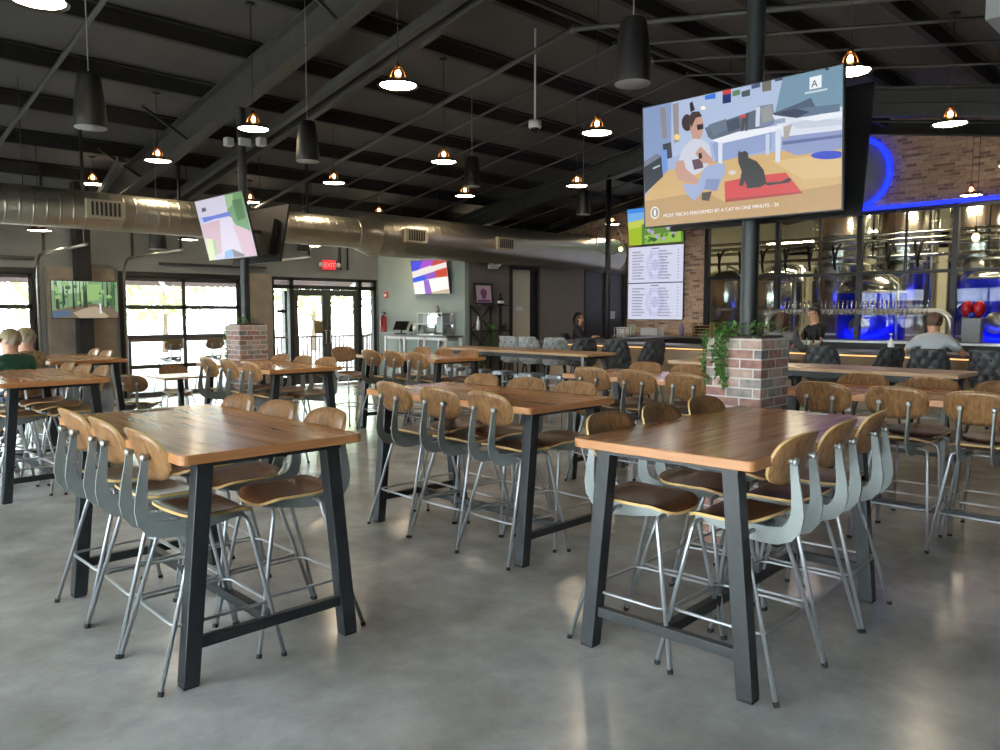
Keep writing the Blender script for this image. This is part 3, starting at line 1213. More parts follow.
LAMPS = []   # x, y, z, label tail
for ix, x in enumerate((1.54, 4.68, 7.77, 10.97, 14.1, 17.1)):
    for iy, y in enumerate((3, 6.05, 9, 12, 15)):
        if (x, y) in ((1.54, 3), (4.68, 3), (1.54, 9), (1.54, 12), (1.54, 15), (14.1, 12), (17.1, 12), (17.1, 15), (17.1, 9), (17.1, 6.05), (17.1, 3)):
            continue
        LAMPS.append((x, y, 3.91))
LAMPS += [(16.4, 12.3, 3.93), (16.9, 4.25, 3.88), (3.8, 14.6, 3.02), (6.29, 14.6, 3.03), (8.95, 14.6, 3.07), (10.9, 14.03, 2.99)]
LAMP_LABEL = {
    (1.54, 6.05): 'at the top picture edge, showing largest of all', (4.68, 6.05): 'above the middle of the room, largest whole one',
    (7.77, 6.05): 'beside the big cat screen, right of the domed camera', (10.97, 6.05): 'hidden behind the big cat screen', (14.1, 6.05): 'over the bar behind the big cat screen',
    (7.77, 3): 'peeking out at the upper corner of the big cat screen', (10.97, 3): 'before the brick wall above the brewery glazing', (14.1, 3): 'at the right picture edge over the bar',
    (4.68, 9): 'beside the beam above the far brick pier', (7.77, 9): 'left of the black speaker in mid room', (10.97, 9): 'below the lamp beside the big cat screen', (14.1, 9): 'over the bar behind the slim column',
    (4.68, 12): 'near the beam, third up from the duct on that side', (7.77, 12): 'above the duct right of the hanging screens', (10.97, 12): 'just above the duct under the mid-room speaker',
    (4.68, 15): 'above the duct, nearest the left picture edge', (7.77, 15): 'partly hidden behind the tilted hanging screen', (10.97, 15): 'small above the duct over the entrance', (14.1, 15): 'small above the duct over the service block',
    (16.4, 12.3): 'above the dark doors beside the slim column', (16.9, 4.25): 'against the brick above the blue light strip',
    (3.8, 14.6): 'below the duct beside the first garage door', (6.29, 14.6): 'below the duct beside the tilted screen', (8.95, 14.6): 'below the duct above the entrance', (10.9, 14.03): 'below the duct at the pale green wall',
}
lamp0 = None
SHIFT = {(1.54, 6.05): (1.74, 6.45), (4.68, 6.05): (4.87, 6.3), (4.68, 9): (4.74, 9.02), (4.68, 12): (4.71, 11.9), (4.68, 15): (4.73, 14.83), (7.77, 9): (7.77, 8.96),
         (7.77, 12): (7.66, 11.75), (10.97, 12): (10.3, 11.26), (7.77, 6.05): (7.89, 6.17), (10.97, 9): (10.9, 8.96), (7.77, 3): (7.59, 2.96), (10.97, 3): (10.5, 2.9), (10.97, 15): (10.88, 14.84)}
for x, y, z in LAMPS:
    lb = 'lit wide-brim pendant lamp ' + LAMP_LABEL[x, y]
    x, y = SHIFT.get((x, y), (x, y))
    if lamp0 is None:
        lamp0 = make_lamp(lb)
        lamp0.location = (x, y, z)
        L0 = lamp0
    else:
        L0 = dup(lamp0, (x, y, z), 0, lb)
    bm = nbm()
    tube(bm, [(0, 0, .22), (0, 0, zr(y) - z - .02)], .005, 5)
    lathe(bm, [(0, -.03), (.06, -.02), (.06, 0), (0, 0)], 12, (0, 0, zr(y) - z - .01))
    # cords differ in length, so each lamp has its own
    pending = (L0, bm)
    obj('cord', bm, M['black'], L0)

# dup() copies the first lamp's cord as well: drop the copied ones so each lamp keeps one cord
for o in list(COL.objects):
    if o.name.startswith('cord') and o.parent and o.parent is not lamp0:
        mates = [c for c in COL.objects if c.parent is o.parent and c.name.startswith('cord')]
        if len(mates) > 1:
            c0 = [c for c in COL.objects if c.parent is lamp0 and c.name.startswith('cord')][0]
            if o.data is c0.data:
                bpy.data.objects.remove(o)

t = thing('bare_bulb_lamp', 'bare glowing filament bulb on a cord before the brewery glazing', 'pendant lamp', (15.2, 3.72, 2.95))
bm = nbm()
sphere(bm, (0, 0, 0), .06, sc=(1, 1, 1.25))
obj('bulb', bm, mat('bulb_glow', (255, 220, 150), .3, emit=5), t)
bm = nbm()
tube(bm, [(0, 0, .06), (0, 0, .16)], .022, 8)
tube(bm, [(0, 0, .16), (0, 0, zr(3.72) - 2.97)], .005, 5)
obj('cord', bm, M['black'], t)
t = thing('ring_lamp', 'large thin ring lamp with a small glowing bulb by the slim column', 'pendant lamp', (14.55, 11.0, 3.33))
bm = nbm()
rg = [(.33 * math.cos(a) * .66, -.33 * math.cos(a) * .6, .33 * math.sin(a)) for a in [R(10 * k) for k in range(36)]]
tube(bm, rg, .016, 8, closed=True)
obj('ring', bm, M['galv'], t)
bm = nbm()
sphere(bm, (.21, -.18, -.2), .055)
obj('bulb', bm, MATS['bulb_glow'], t)
bm = nbm()
tube(bm, [(.21, -.18, -.14), (.21, -.18, .3)], .006, 6)
tube(bm, [(0, 0, .33), (0, 0, zr(11.0) - 3.36)], .006, 6)
obj('cord', bm, M['black'], t)

# pendant speakers (origin at bottom centre)
SPK = [(2.45, 7.68, 3.34, 'largest one on the left, before the first roof bays'), (5.15, 8.46, 3.51, 'left of centre beside the beam'), (4.97, 3.55, 3.40, 'biggest one, above the left corner of the big cat screen'),
       (8.85, 9.5, 3.74, 'in mid room beside the slender lamp'), (11.87, 9.6, 3.56, 'beyond the lamp, left of the slim column'), (5.17, 13.2, 2.72, 'below the duct left of the tilted screen'), (8.75, 14.6, 2.95, 'below the duct right of the hanging screens')]
sp0 = None
for x, y, z, lb in SPK:
    lb = 'black tapered pendant speaker, ' + lb
    if sp0 is None:
        sp0 = thing('pendant_speaker', lb, 'speaker', (x, y, z), group='black pendant speakers')
        bm = nbm()
        lathe(bm, [(.135, 0), (.14, .01), (.139, .08), (.122, .28), (.1, .44), (.088, .472), (.07, .48), (0, .48)], 28)
        obj('body', bm, mat('speaker_black', (15, 14, 14), .6), sp0)
        bm = nbm()
        lathe(bm, [(0, .012), (.133, .012), (.136, .0), (.133, -.004), (0, -.006)], 28)
        obj('grille', bm, mat('grille', (150, 152, 154), .7), sp0)
        s = sp0
    else:
        s = dup(sp0, (x, y, z), 0, lb)
        for c in [c for c in COL.objects if c.parent is s and c.name.startswith('cable')]:
            bpy.data.objects.remove(c)
    bm = nbm()
    tube(bm, [(0, 0, .47), (0, 0, zr(y) - z - .02)], .006, 6)
    obj('cable', bm, mat('cable', (150, 150, 148), .5), s)

# small ceiling devices
def ceil_dev(name, label, cat, x, y, dz, prof, m_):
    bm = nbm()
    lathe(bm, prof, 18)
    tag(obj(name, bm, m_, None, (x, y, zr(y) - dz)), label, cat)


DET = [(0, 0), (.07, 0), (.075, -.03), (.05, -.055), (0, -.06)]
ceil_dev('smoke_detector', 'round white smoke detector left of the big speaker on the left', 'smoke detector', 2.05, 8.9, .02, DET, M['white_paint'])
ceil_dev('smoke_detector', 'smaller white smoke detector right of the big speaker on the left', 'smoke detector', 3.1, 9.4, .02, DET, M['white_paint'])
ceil_dev('smoke_detector', 'pale smoke detector beside the beam above the tapered speaker', 'smoke detector', 5.6, 7.5, .02, DET, M['white_paint'])
t = thing('dome_camera', 'white dome camera with a black eye on the ceiling in mid room', 'camera', (8.3, 7.6, 4.28))
bm = nbm()
lathe(bm, [(0, .1), (.09, .1), (.095, .02), (.08, 0), (0, 0)], 20)
tube(bm, [(0, 0, .1), (0, 0, zr(7.6) - 4.3)], .015, 6)
obj('housing', bm, M['white_paint'], t)
bm = nbm()
sphere(bm, (0, 0, -.005), .062)
obj('dome', bm, M['black_gloss'], t)
t = thing('emergency_light', 'white twin-head emergency light on the far steel column', 'emergency light', (5.28, 10.3, 4.04))
for s in (-1, 1):
    bm = nbm()
    cbox(bm, (s * .16, -s * .16, 0), (.12, .12, .12))
    obj('lamp_head', bm, M['white_paint'], t, bevel=.02)
bm = nbm()
cbox(bm, (0, 0, .0), (.16, .06, .1))
obj('bracket', bm, M['white_paint'], t)
bm = nbm()
cbox(bm, (0, 0, 0), (.6, .6, .45))
o = tag(obj('air_unit', bm, mat('air_unit', (190, 196, 200), .5), None, (6.75, 1.29, 3.97), bevel=.01), 'pale grey boxed air unit under the roof, cut by the upper right corner', 'air unit')
o.rotation_euler = (0, 0, 0)

# ------------------------------------------------------------------ spiral duct
M['duct'] = m = mat('duct', (176, 172, 156), .34, .92)
N, L, b = nodes(m)
tc = N.new('ShaderNodeTexCoord')
wv = N.new('ShaderNodeTexWave')
wv.wave_type = 'BANDS'
wv.bands_direction = 'X'
wv.inputs['Scale'].default_value = 1.9
wv.inputs['Distortion'].default_value = 0
rp = ramp(m.node_tree, [(0.0, (0, 0, 0)), (.9, (0, 0, 0)), (1.0, (255, 255, 255))])
bp = N.new('ShaderNodeBump')
bp.inputs['Strength'].default_value = .35
bp.inputs['Distance'].default_value = .012
nz = N.new('ShaderNodeTexNoise')
nz.inputs['Scale'].default_value = 3
L.new(tc.outputs['Object'], wv.inputs['Vector'])
L.new(wv.outputs['Fac'], rp.inputs[0])
L.new(rp.outputs[0], bp.inputs['Height'])
L.new(bp.outputs[0], b.inputs['Normal'])
mr = N.new('ShaderNodeMapRange')
mr.inputs['To Min'].default_value = .24
mr.inputs['To Max'].default_value = .46
L.new(tc.outputs['Object'], nz.inputs['Vector'])
L.new(nz.outputs['Fac'], mr.inputs['Value'])
L.new(mr.outputs[0], b.inputs['Roughness'])
t = thing('spiral_duct', 'long spiral steel air duct running above the glazed doors to the bar', 'duct', (0, 12.2, 3.14))
toX = Matrix.Rotation(R(90), 4, 'Y')
bm = nbm()
lathe(bm, [(0, -3.0), (.272, -3.0), (.272, 8.35)], 40, mx=toX)
obj('duct_section', bm, M['duct'], t)
bm = nbm()
lathe(bm, [(.272, 8.35), (.285, 8.36), (.285, 8.4), (.40, 8.75), (.412, 8.76), (.412, 8.8), (.40, 8.82)], 40, mx=toX)
obj('reducer', bm, M['galv'], t)
bm = nbm()
lathe(bm, [(.40, 8.82), (.40, 16.35), (0, 16.35)], 40, mx=toX)
obj('duct_section', bm, M['duct'], t)
for x, r_ in ((3.95, .272), (9.5, .40), (11.95, .40)):
    bm = nbm()
    box(bm, (x - .26, -r_ - .05, -.13), (x + .26, -r_ + .08, .13))
    g = obj('register', bm, noisy('register', (176, 168, 144), (190, 182, 158), 4, .5), t, bevel=.006)
    bm = nbm()
    for k in range(7):
        cbox(bm, (x - .18 + .06 * k, -r_ - .055, 0), (.028, .012, .19))
    obj('slats', bm, M['black_steel'], g)
for x in (1.2, 3.0, 6.5, 10.4, 13.0, 15.4):
    bm = nbm()
    tube(bm, [(x, 0, .27 if x < 8.5 else .4), (x, 0, zr(12.2) - 3.16)], .006, 5)
    obj('hanger_rod', bm, M['black_steel'], t)


# ------------------------------------------------------------------ screens
def bil_inv(q, p):
    """(u, v) of point p inside the quad q = TL, TR, BR, BL (v grows downwards)."""
    u = v = .5
    for _ in range(12):
        x = [(1 - u) * (1 - v) * q[0][i] + u * (1 - v) * q[1][i] + u * v * q[2][i] + (1 - u) * v * q[3][i] - p[i] for i in (0, 1)]
        du = [(1 - v) * (q[1][i] - q[0][i]) + v * (q[2][i] - q[3][i]) for i in (0, 1)]
        dv = [(1 - u) * (q[3][i] - q[0][i]) + u * (q[2][i] - q[1][i]) for i in (0, 1)]
        det = du[0] * dv[1] - du[1] * dv[0]
        u -= (x[0] * dv[1] - x[1] * dv[0]) / det
        v -= (du[0] * x[1] - du[1] * x[0]) / det
    return min(max(u, 0), 1), min(max(v, 0), 1)


def make_screen(name, label, cat, loc, rz, tilt, w, h, art, depth=.06, arm=None, group=None, bez=.012):
    """Flat screen; local X is the viewer's right, Z up, the picture faces -Y. art: [(rgb, [(u, v) ...])], v downwards."""
    t = thing(name, label, cat, loc, R(rz), group)
    t.rotation_euler = (R(tilt), 0, R(rz))
    bm = nbm()
    box(bm, (-w / 2 - bez, 0, -h / 2 - bez), (w / 2 + bez, .028, h / 2 + bez))
    box(bm, (-w * .36, .028, -h * .4), (w * .36, depth, h * .25))
    obj('casing', bm, M['black'], t, bevel=.004)
    if art:
        cols = []
        bm = nbm()
        for i, (c, pl) in enumerate(art):
            c = tuple(c)
            if c not in cols:
                cols.append(c)
            y = -.0015 - .0001 * i
            vs = [bm.verts.new(((u - .5) * w, y, (.5 - v) * h)) for u, v in pl]
            try:
                f = bm.faces.new(vs)
                f.material_index = cols.index(c)
                f.normal_update()
                if f.normal.y > 0:
                    f.normal_flip()
            except ValueError:
                pass
        me = bpy.data.meshes.new('picture')
        bm.to_mesh(me)
        bm.free()
        for c in cols:
            me.materials.append(screen(c))
        o = bpy.data.objects.new('picture', me)
        COL.objects.link(o)
        o.parent = t
    if arm:
        bm = nbm()
        inv = (Matrix.Translation(loc) @ t.rotation_euler.to_matrix().to_4x4()).inverted()
        for p, q in arm:
            beam_box(bm, inv @ Vector(p), inv @ Vector(q), .05, .05)
        obj('mount_arm', bm, M['black_steel'], t)
    return t


def px_art(quad, items):
    return [(c, [bil_inv(quad, p) for p in pl]) for c, pl in items]


def ell(cx, cy, rx, ry, n=20, rot_=0):
    return [(cx + rx * math.cos(a) * math.cos(rot_) - ry * math.sin(a) * math.sin(rot_), cy + rx * math.cos(a) * math.sin(rot_) + ry * math.sin(a) * math.cos(rot_)) for a in [2 * math.pi * k / n for k in range(n)]]


Q = [(45, 190), (850, 20), (850, 605), (60, 665)]
SK = (196, 152, 136)
big = px_art(Q, [
    ((160, 176, 212), Q),
    ((132, 152, 192), [(45, 190), (180, 162), (180, 380), (54, 400)]),
    ((174, 190, 220), [(180, 162), (640, 64), (620, 230), (330, 330), (180, 385)]),
    ((116, 148, 170), [(640, 64), (850, 20), (850, 205), (610, 215)]),
    ((206, 170, 112), [(54, 540), (140, 440), (330, 400), (640, 360), (850, 352), (850, 605), (60, 665)]),
    ((184, 146, 94), [(54, 560), (330, 520), (420, 565), (850, 500), (850, 605), (60, 665)]),
    ((216, 184, 130), [(600, 400), (850, 372), (850, 470), (720, 480)]),
    ((150, 142, 142), [(185, 168), (213, 162), (216, 318), (194, 324)]),
    ((140, 134, 140), [(126, 186), (152, 180), (160, 304), (140, 310)]),
    ((255, 214, 120), ell(206, 300, 12, 12)),
    ((250, 240, 215), ell(322, 182, 12, 8)),
    ((58, 60, 72), [(140, 330), (180, 320), (186, 382), (150, 392)]),
    ((118, 120, 142), [(50, 400), (112, 368), (140, 376), (50, 424)]),
    ((34, 42, 54), [(50, 424), (140, 376), (145, 458), (57, 530)]),
    ((190, 200, 205), [(95, 424), (128, 412), (128, 418), (95, 432)]),
    ((112, 150, 214), [(132, 356), (160, 350), (166, 434), (143, 456)]),
    ((92, 104, 124), [(330, 262), (470, 214), (604, 168), (612, 250), (380, 320), (345, 300)]),
    ((120, 134, 160), [(540, 178), (604, 168), (612, 250), (556, 262)]),
    ((142, 158, 200), [(362, 326), (600, 262), (600, 352), (380, 402)]),
    ((216, 222, 234), [(602, 212), (720, 190), (850, 188), (850, 286), (640, 302)]),
    ((140, 152, 194), [(640, 302), (850, 282), (850, 358), (690, 380), (640, 352)]),
    ((98, 108, 158), [(640, 322), (850, 300), (850, 312), (640, 336)]),
    ((78, 94, 116), [(604, 206), (700, 168), (742, 148), (772, 212), (692, 228), (610, 214)]),
    ((96, 116, 140), [(690, 190), (842, 176), (842, 206), (720, 224)]),
    ((196, 204, 220), [(660, 250), (740, 232), (850, 240), (850, 262), (700, 272)]),
    ((232, 236, 244), [(700, 232), (780, 214), (850, 210), (850, 226), (760, 242)]),
    ((150, 162, 186), [(610, 232), (650, 226), (652, 244), (618, 250)]),
    ((58, 70, 92), [(604, 206), (690, 190), (740, 205), (690, 226), (612, 214)]),
    ((104, 118, 136), [(345, 250), (420, 226), (440, 262), (370, 296)]),
    ((66, 78, 98), [(420, 236), (470, 222), (480, 262), (430, 280)]),
    ((150, 152, 150), [(558, 186), (600, 172), (606, 232), (566, 244)]),
    ((170, 166, 158), [(645, 262), (676, 252), (664, 306), (646, 310)]),
    ((232, 236, 244), [(360, 312), (470, 278), (640, 254), (638, 274), (400, 326)]),
    ((214, 220, 234), [(388, 322), (406, 318), (406, 410), (389, 412)]),
    ((214, 220, 234), [(615, 272), (636, 268), (633, 404), (616, 405)]),
    ((196, 204, 222), [(578, 292), (593, 289), (592, 374), (579, 376)]),
    ((206, 212, 224), [(540, 180), (556, 178), (554, 258), (538, 260)]),
    ((70, 74, 70), [(484, 210), (512, 204), (506, 276), (500, 278), (498, 236), (490, 276), (482, 278)]),
    ((196, 80, 84), [(474, 214), (500, 206), (500, 220), (480, 226)]),
    ((46, 112, 220), [(330, 134), (375, 122), (376, 144), (331, 150)]),
    ((204, 66, 70), [(405, 112), (440, 104), (440, 124), (405, 130)]),
    ((30, 48, 110), [(405, 130), (440, 124), (440, 160), (405, 166)]),
    ((92, 132, 92), [(445, 116), (475, 108), (476, 130), (446, 136)]),
    ((74, 84, 88), [(481, 118), (516, 108), (516, 134), (484, 140)]),
    ((70, 84, 124), [(521, 92), (555, 82), (556, 100), (522, 108)]),
    ((112, 112, 104), [(562, 82), (598, 70), (598, 114), (564, 120)]),
    ((70, 76, 90), [(611, 64), (640, 58), (641, 74), (612, 80)]),
    ((206, 58, 62), [(416, 482), (520, 462), (655, 448), (716, 534), (560, 552), (420, 566)]),
    ((168, 42, 48), [(420, 552), (714, 528), (716, 536), (420, 566)]),
    ((36, 66, 196), ell(805, 382, 60, 17)),
    ((44, 42, 46), [(470, 372), (474, 356), (484, 362), (498, 356), (510, 364), (512, 384), (545, 400), (572, 436), (584, 492), (560, 506), (508, 511), (500, 478), (490, 500), (476, 498), (486, 440), (472, 404)]),
    ((44, 42, 46), [(580, 488), (640, 484), (664, 470), (676, 474), (668, 490), (585, 500)]),
    ((214, 206, 204), ell(448, 444, 16, 9)),
    ((56, 42, 44), ell(254, 242, 25, 34)),
    ((30, 28, 34), [(264, 164), (276, 156), (288, 190), (268, 200)]),
    (SK, [(262, 212), (312, 204), (326, 244), (320, 292), (292, 306), (270, 286)]),
    ((66, 50, 48), [(258, 222), (276, 198), (306, 196), (320, 216), (292, 222), (272, 262)]),
    ((40, 38, 46), [(296, 250), (324, 246), (326, 266), (300, 272)]),
    (SK, [(276, 288), (312, 290), (316, 316), (276, 318)]),
    ((204, 206, 220), [(216, 390), (240, 336), (280, 306), (318, 308), (352, 330), (364, 392), (334, 428), (300, 450), (262, 460), (240, 404)]),
    ((96, 70, 84), [(276, 392), (322, 384), (326, 424), (286, 432)]),
    (SK, [(205, 400), (238, 392), (252, 430), (302, 466), (322, 484), (296, 492), (214, 472), (202, 440)]),
    (SK, [(290, 366), (314, 336), (330, 352), (364, 386), (364, 408), (322, 404)]),
    ((30, 30, 36), [(304, 366), (318, 362), (322, 384), (308, 388)]),
    ((156, 170, 208), [(236, 488), (300, 492), (330, 424), (392, 404), (418, 412), (420, 440), (384, 520), (330, 512), (290, 560), (252, 530)]),
    ((126, 140, 182), [(340, 470), (400, 470), (384, 520), (330, 512)]),
    ((62, 46, 44), [(322, 526), (364, 520), (352, 560), (320, 556)]),
    ((240, 240, 240), ell(108, 607, 21, 25)),
    ((150, 140, 118), ell(108, 607, 17, 20)),
    ((240, 240, 240), ell(108, 607, 5, 14)),
    ((236, 240, 244), [(738, 68), (780, 58), (780, 108), (738, 116)]),
    ((200, 210, 218), [(722, 126), (800, 112), (800, 120), (722, 134)]),
    ((40, 44, 56), [(792, 28), (804, 26), (804, 40), (792, 42)]),
])
TVX = 5.03
big_tv = make_screen('television', 'big lit television showing a seated woman and a black cat on a red mat', 'television', (TVX, 2.735, 2.772), -90, 3.5, 1.48, .88, big,
                     arm=[((TVX + .07, 2.694, 2.79), (5.17, 2.694, 2.79)), ((TVX + .07, 2.694, 2.6), (5.17, 2.694, 2.6))])
WHT = screen((240, 240, 240))
pic = [c for c in COL.objects if c.parent is big_tv and c.name.startswith('picture')][0]
cap = text_mesh('MOST TRICKS PERFORMED BY A CAT IN ONE MINUTE - 26', .0345, WHT, pic)
cap.rotation_euler = (R(90), 0, 0)
cap.location = (-.57, -.012, -.383)
cap = text_mesh('A', .062, screen((70, 74, 84)), pic, align='CENTER')
cap.rotation_euler = (R(90), 0, 0)
cap.location = (.567, -.012, .338)
make_screen('television', 'black television seen from behind beside the big lit cat screen', 'television', (5.52, 2.75, 2.774), 90, 9, 1.44, .87, None, depth=.09,
            arm=[((5.4, 2.694, 2.72), (5.28, 2.694, 2.72))], bez=.02)

Q = [(178, 195), (505, 140), (580, 605), (258, 620)]
art = px_art(Q, [
    ((206, 202, 222), Q),
    ((104, 150, 100), [(395, 158), (505, 140), (548, 425), (452, 372), (410, 290)]),
    ((70, 116, 70), [(440, 200), (500, 190), (520, 330), (470, 350)]),
    ((150, 186, 140), [(400, 160), (450, 152), (440, 230), (410, 260)]),
    ((98, 120, 212), [(216, 310), (300, 300), (420, 276), (426, 308), (320, 322), (230, 346)]),
    ((186, 196, 238), [(205, 312), (222, 306), (240, 345), (215, 350)]),
    ((206, 176, 190), [(214, 362), (352, 330), (356, 560), (262, 612), (245, 520)]),
    ((214, 206, 226), [(350, 330), (432, 318), (500, 606), (352, 612)]),
    ((212, 178, 196), [(436, 370), (548, 425), (580, 605), (500, 606)]),
    ((214, 222, 176), [(236, 455), (290, 468), (304, 606), (258, 620)]),
    ((170, 196, 150), [(290, 468), (312, 476), (320, 560), (302, 590)]),
    ((128, 176, 222), [(372, 560), (424, 546), (430, 606), (368, 612)]),
    ((120, 112, 124), [(424, 546), (500, 590), (500, 606), (430, 606)]),
    ((88, 84, 108), [(226, 244), (256, 236), (262, 262), (230, 272)]),
])
make_screen('television', 'tilted pale lit television hanging on the far steel column', 'television', (5.055, 10.515, 2.86), -90, 13.5, 1.45, .86, art,
            arm=[((5.12, 10.4, 2.88), (5.24, 10.4, 2.88))], bez=.015)
make_screen('television', 'black television seen from behind on the far steel column', 'television', (5.62, 10.55, 2.78), 90, 11, 1.4, .78, None, depth=.1,
            arm=[((5.58, 10.4, 2.82), (5.33, 10.4, 2.82))], bez=.02)

# forest screen on the window wall
fo = [((126, 160, 120), [(0, 0), (1, 0), (1, 1), (0, 1)]), ((176, 204, 170), [(.0, .0), (.55, .0), (.5, .3), (.2, .35), (0, .25)]), ((150, 190, 120), [(.45, .1), (.75, .05), (.7, .5), (.42, .55)]),
      ((120, 104, 84), [(0, .8), (.3, .68), (.62, .6), (.9, .72), (1, .85), (1, 1), (0, 1)]), ((176, 158, 134), [(.3, .86), (.5, .72), (.66, .68), (.85, .95), (.8, 1), (.4, 1)]),
      ((84, 108, 132), [(0, .82), (.3, .78), (.25, .95), (0, 1)])]
r_ = random.Random(4)
for k in range(17):
    u = r_.random()
    wd = r_.uniform(.006, .02)
    fo.append(((54, 66, 52) if k % 3 else (84, 104, 74), [(u, 0), (u + wd, 0), (min(u + wd + r_.uniform(-.04, .04), 1), r_.uniform(.6, .8)), (max(min(u - .01, 1), 0), .75)]))
for k in range(26):
    u, v, s = r_.random() * .9 + .05, r_.uniform(.05, .6), r_.uniform(.02, .05)
    fo.append(((70, 112, 62) if k % 2 else (150, 190, 120), [(min(max(a, 0), 1), min(max(b_, 0), 1)) for a, b_ in ell(u, v, s, s * 1.3, 7)]))
fo.append(((220, 226, 232), [(.70, .6), (.73, .6), (.74, .88), (.71, .88)]))
make_screen('television', 'wall television showing a forest path between the two garage doors', 'television', (4.7, YW - .42, 1.905), 0, 0, 1.11, .665, fo, depth=.09)

Q = [(655, 155), (795, 148), (805, 287), (668, 287)]
art = px_art(Q, [
    ((226, 206, 214), Q),
    ((70, 70, 226), [(655, 155), (704, 152), (700, 182), (659, 200)]),
    ((170, 74, 206), [(704, 152), (750, 150), (740, 170), (690, 186)]),
    ((200, 70, 54), [(750, 150), (795, 148), (796, 162), (735, 176)]),
    ((240, 232, 226), [(659, 196), (795, 160), (797, 178), (661, 222)]),
    ((34, 84, 232), [(661, 222), (712, 208), (714, 230), (664, 240)]),
    ((146, 84, 206), [(712, 208), (752, 196), (752, 222), (714, 230)]),
    ((206, 68, 46), [(752, 194), (797, 182), (799, 218), (752, 222)]),
    ((248, 246, 246), [(664, 240), (706, 232), (712, 287), (668, 287)]),
    ((152, 96, 200), [(706, 232), (726, 230), (738, 287), (712, 287)]),
    ((250, 248, 244), [(726, 228), (799, 218), (802, 268), (738, 280)]),
    ((206, 186, 156), [(738, 280), (802, 268), (805, 287), (738, 287)]),
])
make_screen('television', 'wall television with bold white, blue, purple and red blocks on the green wall', 'television', (XG - .14, 13.65, 2.47), -90, 8, 1.24, .76, art, depth=.12)

art = [((70, 140, 226), [(0, 0), (1, 0), (1, 1), (0, 1)]), ((120, 176, 232), [(0, .12), (1, .1), (1, .4), (0, .4)]), ((196, 206, 92), [(0, .36), (.3, .3), (.3, 1), (0, 1)]), ((164, 190, 48), [(0, .55), (.3, .5), (.3, 1), (0, 1)]),
       ((92, 136, 60), [(.26, .45), (1, .4), (1, 1), (.24, 1)]), ((150, 190, 84), [(.3, .75), (.96, .7), (.96, .98), (.3, .98)])]
for k in range(40):
    u, v, s = r_.uniform(.3, .95), r_.uniform(.45, .92), r_.uniform(.015, .04)
    art.append(([(54, 96, 40), (130, 176, 70), (176, 160, 206), (84, 130, 56)][k % 4], ell(u, v, s, s * 1.6, 6)))
make_screen('television', 'television with blue sky over a green garden above the two menu screens', 'television', (XB - .2, 11.65, 3.94), -90, 7, 1.68, .96, art, depth=.12)


def menu_art(seed):
    rr = random.Random(seed)
    a = [((212, 214, 236), [(0, 0), (1, 0), (1, 1), (0, 1)])]
    a.append(((198, 200, 232), ell(.5, .52, .17, .40, 32)))
    a.append(((212, 214, 236), ell(.5, .52, .11, .27, 32)))
    a.append(((186, 190, 226), ell(.5, .52, .06, .16, 20)))
    a.append(((110, 110, 140), [(.43, .05), (.57, .05), (.57, .075), (.43, .075)]))
    for col in (.07, .56):
        for k in range(10):
            v = .13 + .083 * k
            L1 = rr.uniform(.14, .24)
            a.append(((104, 102, 124), [(col, v), (col + L1, v), (col + L1, v + .016), (col, v + .016)]))
            a.append(((150, 150, 172), [(col, v + .028), (col + L1 + rr.uniform(0, .1), v + .028), (col + L1, v + .038), (col, v + .038)]))
            a.append(((120, 120, 142), [(col + .34, v), (col + .37, v), (col + .37, v + .016), (col + .34, v + .016)]))
    return a


make_screen('menu_screen', 'upper pale menu screen on the brick wall', 'menu screen', (XB - .09, 11.69, 2.94), -90, 0, 1.7, .95, menu_art(1), depth=.07, group='menu screens')
make_screen('menu_screen', 'lower pale menu screen on the brick wall, just above the back counter', 'menu screen', (XB - .09, 11.69, 1.965), -90, 0, 1.7, .95, menu_art(2), depth=.07, group='menu screens')

# ------------------------------------------------------------------ bar
t = thing('bar_counter', 'long bar counter with a warm lit edge and stone-clad front', 'bar', (12.2, 0, 0))
bm = nbm()
box(bm, (0, -1.5, 0.02), (.14, 10.75, 1.0))
box(bm, (.14, 10.6, 0.02), (3.9, 10.75, 1.0))
obj('front_panel', bm, M['bar_front'], t)
bm = nbm()
box(bm, (-.2, -1.5, 1.04), (.62, 10.85, 1.09))
box(bm, (.62, 10.2, 1.04), (3.9, 10.85, 1.09))
obj('countertop', bm, M['bar_top'], t, bevel=.006)
bm = nbm()
box(bm, (-.02, -1.5, 1.0), (.1, 10.78, 1.04))
obj('apron', bm, M['black_steel'], t)
bm = nbm()
box(bm, (-.045, -1.5, 1.012), (-.022, 10.75, 1.03))
obj('light_strip', bm, mat('warm_strip', (255, 190, 120), .4, emit=1.6), t)
bm = nbm()
tube(bm, [(-.2, -1.5, .2), (-.2, 10.6, .2)], .022, 8)
for k in range(9):
    tube(bm, [(-.2, -1.2 + 1.45 * k, .2), (0, -1.2 + 1.45 * k, .2)], .014, 6)
obj('foot_rail', bm, M['steel_rough'], t)
t = thing('back_counter', 'low steel-topped counter along the brick wall and the brewery glazing', 'counter', (16.85, 0, 0))
bm = nbm()
box(bm, (.03, -1.5, .02), (.62, 12.55, 1.04))
obj('body', bm, M['black_steel'], t)
bm = nbm()
box(bm, (0, -1.5, 1.04), (.64, 12.58, 1.08))
obj('countertop', bm, M['steel_rough'], t)

